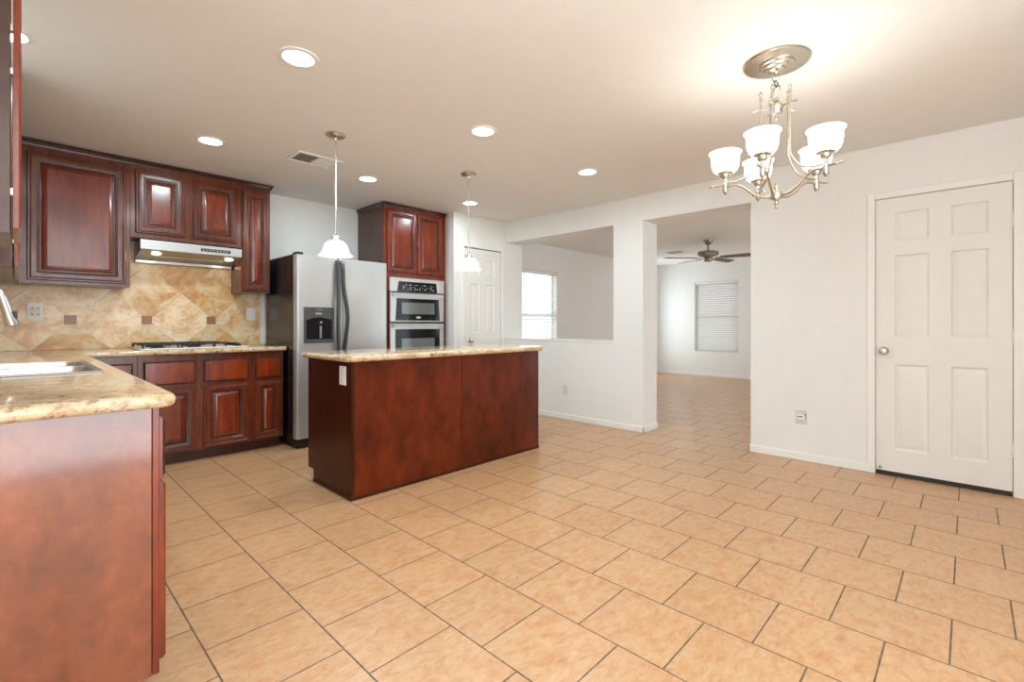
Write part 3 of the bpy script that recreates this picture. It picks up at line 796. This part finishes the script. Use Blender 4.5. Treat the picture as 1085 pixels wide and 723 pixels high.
for d_, pts in ((dl, [(2.085, 4.28, 1.70), (2.083, 4.255, 1.66), (2.083, 4.245, 1.45), (2.078, 4.232, 1.25), (2.080, 4.238, 1.05), (2.086, 4.25, 0.80), (2.086, 4.28, 0.74)]),
                (dr, [(2.128, 4.28, 1.70), (2.130, 4.255, 1.66), (2.136, 4.245, 1.45), (2.158, 4.222, 1.24), (2.160, 4.222, 1.12), (2.142, 4.24, 0.90), (2.130, 4.255, 0.76), (2.130, 4.28, 0.72)])):
    MB().tube(pts, 0.0185, 10, smooth=8).build('handle', M['handle'], d_)
    d_.children[0]['label'] = 'dark grey curved handle'
# dispenser on the freezer door
dp = MB()
dx0, dx1, dz0, dz1 = 1.776, 2.052, 0.945, 1.268
for a, b_ in ((dx0, dx0 + 0.02), (dx1 - 0.02, dx1)): dp.box(a, b_, 4.270, 4.2825, dz0, 1.15, 0.003)
dp.box(dx0 + 0.02, dx1 - 0.02, 4.266, 4.2825, dz0, dz0 + 0.03, 0.003)
arc = [(dx0 + 0.02 + (dx1 - dx0 - 0.04) * k / 10, 4.270, 1.1505 + 0.026 * math.sin(PI * k / 10)) for k in range(11)]
dp.poly_prism([(dx0, 4.270, 1.1505), (dx0, 4.270, dz1), (dx1, 4.270, dz1), (dx1, 4.270, 1.1505)] + arc[::-1], (0, 0.0125, 0))
dpo = dp.build('dispenser', M['panelgrey'], dl)
MB().box(dx0 + 0.02, dx1 - 0.02, 4.2785, 4.2826, dz0 + 0.03, 1.178).build('dispenser_recess', M['ovenglass'], dl)
MB().box(1.885, 1.945, 4.2695, 4.2702, 1.246, 1.249).build('printed_line', M['marks'], dl)
mb = MB()
x = 1.875
for k, w in enumerate((0.010, 0.006, 0.012, 0.008, 0.005, 0.011, 0.009)):
    mb.box(x, x + w + 0.0004, 4.2695, 4.2702, 1.205, 1.213 + 0.006 * (k % 2)); x += w
mb.build('printed_marks', M['marks'], dl)
mb = MB(); mb.box(1.915, 1.935, 4.262, 4.278, 0.985, 1.10, 0.004); mb.build('dispenser_paddle', M['steel'], dl)
mb = MB(); mb.lathe((1.93, 4.276, 1.135), [(0, 0), (0.010, 0), (0.008, 0.012), (0, 0.012)], 12, (0, -0.4, -1)); mb.build('dispenser_spout', M['marks'], dl)
for a in (FX0 + 0.01, FX1 - 0.07):
    MB().box(a, a + 0.06, 4.30, 4.40, 1.7355, 1.762, 0.008, seg=2).build('hinge_cover', M['black'], t)

# ------------------------------------------------------------------ oven tower
TX0, TX1, TYF = 2.747, 3.578, 4.545
t = thing('oven_cabinet', ((TX0 + TX1) / 2, 4.83, 0), 'tall cherry cabinet housing the wall ovens with two doors on top', 'tall cabinet')
mb = MB(); mb.box(TX0, TX0 + 0.02, TYF + 0.02, YW - 0.003, 0, 2.43); mb.build('side_panel', M['sidewood'], t, smooth=False)
mb = MB(); mb.box(TX1 - 0.02, TX1, TYF + 0.02, YW - 0.003, 0, 2.43); mb.build('side_panel', M['frame'], t, smooth=False)
mb = MB(); mb.box(TX0, TX0 + 0.044, TYF, TYF + 0.0195, 0, 2.40); mb.box(TX1 - 0.046, TX1, TYF, TYF + 0.0195, 0, 2.40)
mb.box(TX0 + 0.044, TX1 - 0.046, TYF, TYF + 0.0195, 1.632, 2.40); mb.box(TX0 + 0.044, TX1 - 0.046, TYF, TYF + 0.0195, 0.1, 0.36)
mb.build('face_frame', M['wood'], t, smooth=False)
MB().box(TX0 + 0.02, TX1 - 0.02, TYF + 0.02, YW - 0.02, 1.66, 2.42).build('upper_box', M['frame'], t, smooth=False)
MB().box(TX0 + 0.02, TX1 - 0.02, TYF + 0.02, YW - 0.02, 0.10, 0.345).build('drawer_box', M['frame'], t, smooth=False)
for a, b_ in ((2.777, 3.158), (3.170, 3.52)):
    panel_door(t, (a, TYF - 0.0005, 1.682), X, -Y_, b_ - a, 2.374 - 1.682, mats=('wood', 'glaze', 'wood'), s=0.82)
panel_door(t, (2.80, TYF - 0.0005, 0.115), X, -Y_, 0.72, 0.225, name='drawer', mats=('wood', 'glaze', 'wood'), s=0.7)
crown(t, TX0, TX1, TYF, 2.397, 2.434, left_end=True)
t = thing('double_wall_oven', (3.16, 4.80, 0.36), 'built-in double wall oven with black glass doors and steel frame', 'wall oven')
OX0, OX1 = 2.7915, 3.5315
MB().box(OX0 + 0.006, OX1 - 0.006, TYF - 0.005, 5.04, 0.365, 1.626).build('body', M['black'], t)
yf = TYF - 0.006
def trapezoid(x0, x1, z0, xa, xb, z1, y, d=0.003): return MB().poly_prism([(x0, y, z0), (x1, y, z0), (xb, y, z1), (xa, y, z1)], (0, d, 0))
pn = MB().box(OX0, OX1, yf - 0.03, yf, 1.474, 1.628, 0.004).build('control_panel', M['ovensteel'], t)
mb = trapezoid(2.885, 3.428, 1.476, 2.902, 3.412, 1.588, yf - 0.033)
for k in range(14):
    for j in range(3):
        if (k * 5 + j * 3) % 7 < 5:
            x = 2.955 + k * 0.031; z = 1.500 + j * 0.024
            mb.box(x, x + 0.010 + 0.008 * ((k + j) % 2), yf - 0.0336, yf - 0.0322, z, z + 0.004 + 0.006 * ((k * j) % 3 == 0), mi=1)
mb.build('display', [M['ovenglass'], M['marks']], pn, smooth=False)
for nm, z0, z1 in (('upper_door', 1.142, 1.462), ('lower_door', 0.60, 1.122)):
    dd = MB().box(OX0 + 0.004, OX1 - 0.004, yf - 0.03, yf, z0, z1, 0.004).build(nm, M['ovensteel'], t)
    zg = z1 - 0.062
    trapezoid(2.862 , 3.462, z0 + 0.012, 2.878 if nm[0] == 'u' else 2.862, 3.448 if nm[0] == 'u' else 3.462, zg, yf - 0.033).build('glass_front', M['ovenglass'], dd, smooth=False)
    wz1 = zg - 0.045 if nm[0] == 'u' else zg - 0.105
    wz0 = z0 + 0.085 if nm[0] == 'u' else z0 + 0.10
    MB().box(2.940, 3.385, yf - 0.0345, yf - 0.033, wz0, wz1, 0.0005).build('oven_window', M['ovenwindow'], dd)
    mb = MB(); mb.poly_prism([(OX0 + 0.03, yf - 0.062, z1 - 0.012), (OX0 + 0.03, yf - 0.05, z1 - 0.002), (OX0 + 0.03, yf - 0.03, z1 - 0.010), (OX0 + 0.03, yf - 0.03, z1 - 0.042), (OX0 + 0.03, yf - 0.056, z1 - 0.045)], (OX1 - OX0 - 0.06, 0, 0))
    mb.build('handle', M['ovensteel'], dd, smooth=False)
    if nm[0] == 'u':
        mb = MB(); bm = mb.bm
        mb.poly_prism([(3.163 + 0.034 * math.cos(a * PI / 10), yf - 0.0345, z0 + 0.048 + 0.012 * math.sin(a * PI / 10)) for a in range(20)], (0, 0.0014, 0)); mb.build('badge', M['marks'], dd, smooth=False)
MB().box(OX0 + 0.004, OX1 - 0.004, yf - 0.02, yf, 0.37, 0.59, 0.004).build('lower_trim', M['steel'], t)

# ------------------------------------------------------------------ island
IX0, IX1, IY0, IY1 = 1.458, 3.262, 2.80, 3.435
t = thing('kitchen_island', ((IX0 + IX1) / 2, (IY0 + IY1) / 2, 0), 'dark cherry kitchen island with flat back panels and a notched end', 'kitchen island')
MB().box(IX0 + 0.014, IX1 - 0.014, IY0 + 0.012, IY1 - 0.02, 0.092, 0.874).build('body', M['frame'], t)
MB().box(IX0 + 0.014, IX1 - 0.014, IY0 + 0.012, IY1 - 0.09, 0.0, 0.0915).build('toe_kick', M['glaze'], t)
for nm, xa, xb in (('end_panel', IX0, IX0 + 0.0135), ('end_panel', IX1 - 0.0135, IX1)):
    mb = MB(); mb.poly_prism([(xa, IY0 + 0.0, 0.0), (xa, IY1 - 0.085, 0.0), (xa, IY1 - 0.085, 0.09), (xa, IY1, 0.09), (xa, IY1, 0.8745), (xa, IY0, 0.8745)], (xb - xa, 0, 0))
    mb.build(nm, M['islandside'], t, smooth=False)
SM = 2.359
for a, b_ in ((IX0 + 0.0145, SM - 0.0025), (SM + 0.0025, IX1 - 0.0145)):
    MB().box(a, b_, IY0 - 0.002, IY0 + 0.0115, 0.0, 0.8745, 0.001).build('back_panel', M['islandpanel'], t)
mb = MB(); mb.box(IX0 - 0.006, IX1, IY0 - 0.0075, IY0 - 0.0025, 0.0, 0.022, 0.002); mb.build('base_strip', M['islandside'], t)
mb = MB(); mb.box(IX0 - 0.006, IX0 - 0.0005, IY0 - 0.0020, IY1 - 0.085, 0.0, 0.022, 0.002); mb.build('base_strip', M['islandside'], t)
mb = MB(); mb.box(IX0 - 0.002, IX0 + 0.022, IY0 - 0.0055, IY0 - 0.0022, 0.0225, 0.8745, 0.001); mb.build('corner_strip', M['islandside'], t)
w = (IX1 - IX0 - 0.04) / 4
for k in range(4):
    panel_door(t, (IX0 + 0.02 + (k + 1) * w - 0.008, IY1 - 0.0195, 0.12), -X, Y_, w - 0.016, 0.51, mats=('frame', 'glaze', 'wood'))
    drawer_front(t, (IX0 + 0.02 + (k + 1) * w - 0.008, IY1 - 0.0195, 0.66), -X, Y_, w - 0.016, 0.18)
poly = rounded([(1.415, 2.765), (3.315, 2.765), (3.315, 3.475), (1.415, 3.475)], [0.04] * 4)
tag(slab(poly, 0.8755, 0.915, 0.018).build('island_worktop', M['granite'], angle=50), 'rectangular granite slab topping the kitchen island', 'worktop')

# ------------------------------------------------------------------ outlets and switches
def wall_plate(p, u, n, w, h, label, kind, group='outlet and switch plates'):
    t = thing('wall_outlet' if kind != 'switch' else 'light_switch', p, label, 'outlet' if kind != 'switch' else 'switch')
    p = Vector(p); u = Vector(u); n = Vector(n)
    mt = M['ivory'] if kind in ('device', 'ivory') else M['white']
    MB().rings(p - u * w / 2, u, n, w, h, [(0, 0), (0, 0.003), (0.003, 0.006), (0.008, 0.0065)]).build('cover_plate', mt, t)
    c_ = p + Z * h / 2
    if kind == 'switch':
        for s in (-1, 1) if w > 0.1 else (0,):
            MB().rings(c_ - u * 0.012 + u * s * 0.023 - Z * 0.032 + n * 0.0066, u, n, 0.024, 0.064, [(0, 0), (0.001, 0.003), (0.004, 0.004)]).build('rocker', M['white'], t)
    elif kind == 'gfci':
        f = MB().rings(c_ - u * 0.03 - Z * 0.035 + n * 0.0066, u, n, 0.06, 0.07, [(0, 0), (0.001, 0.003), (0.004, 0.004)]).build('receptacle', M['ivory'], t)
        for dz in (-0.022, 0.022):
            for du in (-0.016, 0.016):
                MB().rings(c_ + u * (du - 0.002) + Z * (dz - 0.008) + n * 0.0108, u, n, 0.005, 0.016, [(0, 0), (0, 0.0006)]).build('slot', M['slot'], f)
    elif kind == 'device':
        f = MB().rings(c_ - u * 0.03 - Z * 0.03 + n * 0.0066, u, n, 0.06, 0.045, [(0, 0), (0.001, 0.008), (0.004, 0.010)]).build('receptacle', M['white'], t)
        MB().rings(c_ - u * 0.022 - Z * 0.002 + n * 0.0168, u, n, 0.036, 0.008, [(0, 0), (0, 0.0006)]).build('slot', M['slot'], f)
        MB().rings(c_ + u * 0.022 - Z * 0.02 + n * 0.0068, u, n, 0.012, 0.045, [(0, 0), (0, 0.0012)]).build('side_grille', M['darkvent'], t)
    else:
        for dz in (-0.02, 0.02):
            f = MB().rings(c_ - u * 0.016 + Z * (dz - 0.014) + n * 0.0066, u, n, 0.032, 0.028, [(0, 0), (0.001, 0.002), (0.003, 0.0025)]).build('receptacle', M['white'] if kind != 'ivory' else M['ivory'], t)
            for du in (-0.007, 0.005):
                MB().rings(c_ + u * du + Z * (dz - 0.004) + n * 0.0092, u, n, 0.002, 0.009, [(0, 0), (0, 0.0005)]).build('slot', M['slot'], f)
    return t
wall_plate((0.098, YW - 0.0112, 1.148), X, -Y_, 0.084, 0.128, 'white outlet with beige sockets on the tiles beside the faucet', 'gfci')
wall_plate((1.602, YW - 0.0112, 1.150), X, -Y_, 0.080, 0.126, 'white switch plate on the tiles beside the refrigerator', 'switch')
wall_plate((IX0 - 0.0002, 2.909, 0.722), -Y_, -X, 0.082, 0.122, 'white outlet on the narrow end of the island', 'plain')
wall_plate((XW - 0.0002, 3.40, 0.29), -Y_, -X, 0.074, 0.117, 'ivory outlet low on the half wall behind the island', 'ivory')
wall_plate((XW - 0.0002, 0.988, 0.300), -Y_, -X, 0.082, 0.115, 'ivory outlet with plugged-in adapter low on the wall left of the white door', 'device')

# ------------------------------------------------------------------ recessed lights
RL = [((0.970, 2.40), 'nearest recessed light, largest disc, above the aisle left of the island'),
      ((0.970, 3.945), 'recessed light above the aisle beside the hood cabinet'),
      ((2.213, 2.40), 'recessed light in the camera-side row between the two pendants'),
      ((2.216, 3.945), 'recessed light above the refrigerator front, left of the oven cabinet top'),
      ((3.430, 3.927), 'recessed light behind the right pendant rod, near the pantry door'),
      ((3.436, 2.39), 'recessed light closest to the passthrough header, rightmost of the discs'),
      ((-0.035, 3.15), 'recessed light over the sink, mostly hidden by the left cabinet')]
root = None
for (x, y), lab in RL:
    if root is None:
        root = thing('recessed_light', (x, y, CZ), lab, 'recessed light', 'recessed ceiling lights')
        MB().lathe((x, y, CZ), [(0.074, -0.0005), (0.097, -0.0005), (0.095, -0.005), (0.080, -0.009), (0.073, -0.007), (0.074, -0.0005)], 36).build('trim_ring', M['trim'], root)
        MB().lathe((x, y, CZ), [(0.0, -0.0005), (0.0735, -0.0005), (0.0735, -0.004), (0.0, -0.0045)], 36).build('lens', M['lens'], root)
    else:
        dup(root, (x, y, CZ), lab)
    lamp('recessed_lamp', 'AREA', (x, y, CZ - 0.012), 6.5 if (x > 3 and y > 3) else 12.3, (0.80, 0.96, 1.03), 0.14, shape='DISK')

# ------------------------------------------------------------------ ceiling vents
def vent(cx_, cy_, lx, ly, label):
    t = thing('ceiling_vent', (cx_, cy_, CZ - 0.012), label, 'ceiling vent', 'ceiling air vents')
    mb = MB(); f = 0.025; x0, x1, y0, y1 = cx_ - lx / 2, cx_ + lx / 2, cy_ - ly / 2, cy_ + ly / 2
    for q in ((x0, x1, y0, y0 + f), (x0, x1, y1 - f, y1), (x0, x0 + f, y0 + f, y1 - f), (x1 - f, x1, y0 + f, y1 - f), (cx_ - 0.008, cx_ + 0.008, y0 + f, y1 - f)):
        mb.box(*q, CZ - 0.010, CZ - 0.0005, 0.002)
    mb.build('frame', M['trim'], t)
    MB().box(x0 + f, x1 - f, y0 + f, y1 - f, CZ - 0.0025, CZ - 0.0006).build('backing', M['darkvent'], t)
    for half, (a, b_) in enumerate(((x0 + f, cx_ - 0.008), (cx_ + 0.008, x1 - f))):
        mb = MB(); k = 0; n = 8
        for i in range(n):
            yy = y0 + f + (y1 - y0 - 2 * f) * (i + 0.5) / n
            s = -1 if half else 1
            mb.poly_prism([(a, yy - 0.007, CZ - 0.008 if s > 0 else CZ - 0.004), (b_, yy - 0.007, CZ - 0.008 if s > 0 else CZ - 0.004), (b_, yy + 0.007, CZ - 0.004 if s > 0 else CZ - 0.008), (a, yy + 0.007, CZ - 0.004 if s > 0 else CZ - 0.008)], (0, 0, 0.0012))
        mb.build('louvers', M['trim'], t, smooth=False)
vent(1.665, 3.80, 0.36, 0.25, 'white two-section ceiling vent beside the left pendant lamp')
vent(8.45, 3.89, 0.34, 0.34, 'ceiling vent behind the fan in the far room')

# ------------------------------------------------------------------ pendants
def pendant(x, y, label):
    t = thing('pendant_lamp', (x, y, 1.59), label, 'pendant lamp', 'pendant lamps over the island')
    MB().lathe((x, y, CZ), [(0, -0.0003), (0.068, -0.0003), (0.069, -0.006), (0.06, -0.016), (0.035, -0.024), (0.012, -0.028), (0.009, -0.04), (0, -0.04)], 28).build('ceiling_canopy', M['nickel'], t)
    mb = MB(); mb.tube([(x, y, CZ - 0.035), (x, y, 2.06)], 0.006, 10); mb.tube([(x, y, 2.075), (x, y, 2.05)], 0.0085, 10); mb.tube([(x, y, 2.05), (x, y, 1.74)], 0.006, 10)
    mb.build('stem', M['nickel'], t)
    MB().lathe((x, y, 1.694), [(0, 0.055), (0.010, 0.053), (0.014, 0.045), (0.022, 0.040), (0.026, 0.03), (0.027, 0.01), (0.030, 0.002), (0.0, 0.0)], 20).build('socket_cap', M['nickel'], t)
    for s in (-1, 1):
        MB().lathe((x + s * 0.022, y - s * 0.022, 1.716), [(0, -0.006), (0.005, -0.004), (0.006, 0.0), (0.004, 0.006), (0, 0.007)], 10).build('thumb_screw', M['nickel'], t)
    pr = [(0.028, 0.106), (0.045, 0.103), (0.062, 0.094), (0.076, 0.078), (0.085, 0.056), (0.089, 0.036), (0.096, 0.020), (0.112, 0.006), (0.119, 0.0), (0.115, 0.0), (0.093, 0.018), (0.086, 0.034), (0.081, 0.055), (0.072, 0.075), (0.059, 0.090), (0.043, 0.099), (0.026, 0.102)]
    MB().lathe((x, y, 1.592), pr, 36).build('glass_shade', M['pshade'], t)
    MB().lathe((x, y, 1.64), [(0, 0.055), (0.014, 0.05), (0.018, 0.035), (0.028, 0.015), (0.024, -0.012), (0, -0.022)], 16).build('bulb', M['lens'], t)
    return t
pend = pendant(1.545, 3.19, 'pendant lamp with white bell shade hanging before the refrigerator')
p2 = dup(pend, (2.758, 3.175, 1.59), 'pendant lamp with white bell shade hanging before the pantry door')
for x, y in ((1.545, 3.19), (2.758, 3.175)):
    lamp('pendant_light', 'POINT', (x, y, 1.585), 1.3, (1.0, 0.95, 0.88), 0.05)

# ------------------------------------------------------------------ chandelier
CX, CY = 2.655, 0.700
t = thing('chandelier', (CX, CY, 1.695), 'brushed nickel five-light chandelier with white glass shades', 'chandelier')
ctr = Vector((CX, CY, 0))
MB().lathe((CX, CY, CZ), [(0, -0.0003), (0.150, -0.0003), (0.153, -0.006), (0.147, -0.012), (0.085, -0.016), (0.080, -0.024), (0.066, -0.027), (0.062, -0.036), (0.045, -0.040), (0.040, -0.050), (0.018, -0.056), (0.010, -0.066), (0, -0.066)], 48).build('ceiling_canopy', M['nickel'], t)
def ring(c_, r, tr, ax, n=20):
    q = Vector((0, 0, 1)).rotation_difference(Vector(ax).normalized())
    return [Vector(c_) + q @ Vector((r * math.cos(2 * PI * k / n), r * math.sin(2 * PI * k / n), 0)) for k in range(n)]
mb = MB(); mb.tube(ring((CX, CY, 2.358), 0.018, 0, (1, -0.2, 0)), 0.0035, 8, closed=True); mb.build('hanging_loop', M['nickel'], t)
mb = MB(); mb.tube(ring((CX, CY, 2.328), 0.016, 0, (0.2, 1, 0)), 0.003, 8, closed=True); mb.build('chain_link', M['slot'], t)
mb = MB(); mb.tube(ring((CX, CY, 2.283), 0.034, 0, (0.7, -0.7, 0)), 0.004, 8, closed=True); mb.build('hanging_loop', M['nickel'], t)
MB().lathe((CX, CY, 2.17), [(0, -0.03), (0.006, -0.026), (0.010, -0.012), (0.006, 0), (0.022, 0.006), (0.030, 0.02), (0.030, 0.05), (0.018, 0.06), (0.012, 0.075), (0.012, 0.085), (0, 0.09)], 20).build('top_collar', M['nickel'], t)
R_ = Vector((math.sin(TH), -math.cos(TH), 0)); F_ = Vector((math.cos(TH), math.sin(TH), 0))
RA = 0.235
hub = MB().lathe((CX, CY, 1.76), [(0, -0.066), (0.005, -0.06), (0.007, -0.05), (0.004, -0.044), (0.010, -0.038), (0.011, -0.028), (0.006, -0.02), (0.024, -0.014), (0.028, 0.0), (0.026, 0.018), (0.014, 0.026), (0.010, 0.034), (0.012, 0.046), (0.006, 0.056), (0.009, 0.064), (0, 0.072)], 22).build('hub', M['nickel'], t)
for k in range(5):
    a = math.radians(11 + 72 * k); d = R_ * math.cos(a) + F_ * math.sin(a)
    def PT(r, z): return ctr + d * r + Z * z
    am = MB(); am.tube([PT(0.018, 1.765), PT(0.06, 1.762), PT(0.105, 1.785), (PT(0.15, 1.825)), PT(0.19, 1.842), PT(0.222, 1.838)], 0.0065, 10, smooth=7)
    arm = am.build('arm', M['nickel'], t)
    cu = MB(); cu.lathe(PT(RA, 1.80), [(0, -0.006), (0.005, -0.002), (0.010, 0.006), (0.013, 0.012), (0.013, 0.060), (0.009, 0.064), (0.009, 0.078), (0.020, 0.084), (0.024, 0.094), (0.025, 0.101), (0.040, 0.108), (0.038, 0.111), (0, 0.111)], 20)
    cu.tube([PT(RA, 1.845), PT(RA + 0.045, 1.845)], 0.005, 8); cu.lathe(PT(RA + 0.045, 1.845), [(0, 0), (0.0075, 0.001), (0.0075, 0.006), (0.005, 0.009), (0.005, 0.018), (0.007, 0.022), (0.004, 0.03), (0, 0.031)], 10, d)
    cu.build('cup', M['nickel'], t)
    # upper rod: finial above the collar, straight drop, then sweeping out to the cup
    rd = MB(); rr = 0.070
    rd.tube([PT(rr, 2.285), PT(rr, 2.12), PT(rr, 2.00), PT(rr + 0.012, 1.94), PT(rr + 0.05, 1.885), PT(rr + 0.10, 1.862), PT(RA - 0.01, 1.858)], 0.0055, 10, smooth=7)
    rd.lathe(PT(rr, 2.262), [(0, -0.012), (0.008, -0.012), (0.009, 0.0), (0.006, 0.008), (0.006, 0.016), (0.009, 0.020), (0.009, 0.028), (0.004, 0.036), (0, 0.042)], 12)
    rd.build('rod', M['nickel'], t)
    br = MB(); br.tube([PT(0.022, 2.205), PT(0.098, 2.205)], 0.0045, 8); br.lathe(PT(0.098, 2.205), [(0, -0.002), (0.006, 0), (0.006, 0.006), (0, 0.008)], 10, d); br.build('collar_arm', M['nickel'], t)
    pr = [(0.030, 0.0), (0.046, 0.004), (0.058, 0.016), (0.0655, 0.036), (0.069, 0.06), (0.070, 0.098), (0.074, 0.101), (0.0795, 0.105), (0.080, 0.109), (0.076, 0.111), (0.067, 0.107), (0.066, 0.06), (0.062, 0.036), (0.055, 0.020), (0.043, 0.009), (0.028, 0.005)]
    MB().lathe(PT(RA, 1.906), pr, 32).build('glass_shade', M['shade'], t)
    MB().lathe(PT(RA, 1.922), [(0, 0), (0.012, 0.0), (0.014, 0.025), (0.026, 0.05), (0.028, 0.07), (0.018, 0.09), (0, 0.096)], 16).build('bulb', M['lens'], t)
    p = PT(RA, 2.035)
    lamp('chandelier_bulb', 'POINT', p, 0.42, (0.95, 0.98, 0.97), 0.045)

# ------------------------------------------------------------------ ceiling fan in the next room
FCX, FCY = 7.556, 2.964
t = thing('ceiling_fan', (FCX, FCY, 2.14), 'five-blade ceiling fan with brown blades in the far room', 'ceiling fan')
MB().lathe((FCX, FCY, CZ), [(0, -0.0003), (0.072, -0.0003), (0.07, -0.02), (0.045, -0.06), (0.022, -0.075), (0, -0.076)], 24).build('ceiling_canopy', M['fannickel'], t)
MB().tube([(FCX, FCY, CZ - 0.07), (FCX, FCY, 2.27)], 0.014, 12).build('downrod', M['fannickel'], t)
MB().lathe((FCX, FCY, 2.17), [(0, 0.11), (0.03, 0.108), (0.05, 0.098), (0.14, 0.09), (0.155, 0.075), (0.155, 0.035), (0.13, 0.02), (0.10, 0.012), (0.0, 0.010)], 32).build('motor_housing', M['fannickel'], t)
MB().lathe((FCX, FCY, 2.10), [(0, 0), (0.04, 0.0), (0.06, 0.012), (0.062, 0.045), (0.05, 0.055), (0.075, 0.07), (0.075, 0.08), (0, 0.08)], 28).build('switch_housing', M['fannickel'], t)
fc = Vector((FCX, FCY, 0))
for k in range(5):
    a = math.radians(180 + 72 * k); d = R_ * math.cos(a) + F_ * math.sin(a); s = Vector((-d.y, d.x, 0))
    if s.dot(F_) < 0: pass
    up = Z
    zb = 2.15; tilt = -0.21
    def Q(r, w, dz=0.0): return fc + d * r + s * w + Z * (zb + dz + w * tilt)
    mb = MB(); mb.poly_prism([Q(0.10, -0.016), Q(0.22, -0.03), Q(0.24, -0.03), Q(0.24, 0.03), Q(0.22, 0.03), Q(0.10, 0.016)], (0, 0, 0.006))
    br = mb.build('blade_bracket', M['fannickel'], t, smooth=False)
    mb = MB(); mb.poly_prism([Q(0.19, -0.05, 0.0065), Q(0.45, -0.062, 0.0065), Q(0.64, -0.068, 0.0065), Q(0.675, -0.058, 0.0065), Q(0.69, -0.03, 0.0065), Q(0.69, 0.03, 0.0065), Q(0.675, 0.058, 0.0065), Q(0.64, 0.068, 0.0065), Q(0.45, 0.062, 0.0065), Q(0.19, 0.05, 0.0065)], (0, 0, 0.007))
    mb.build('blade', M['fanblade'], t, smooth=False)
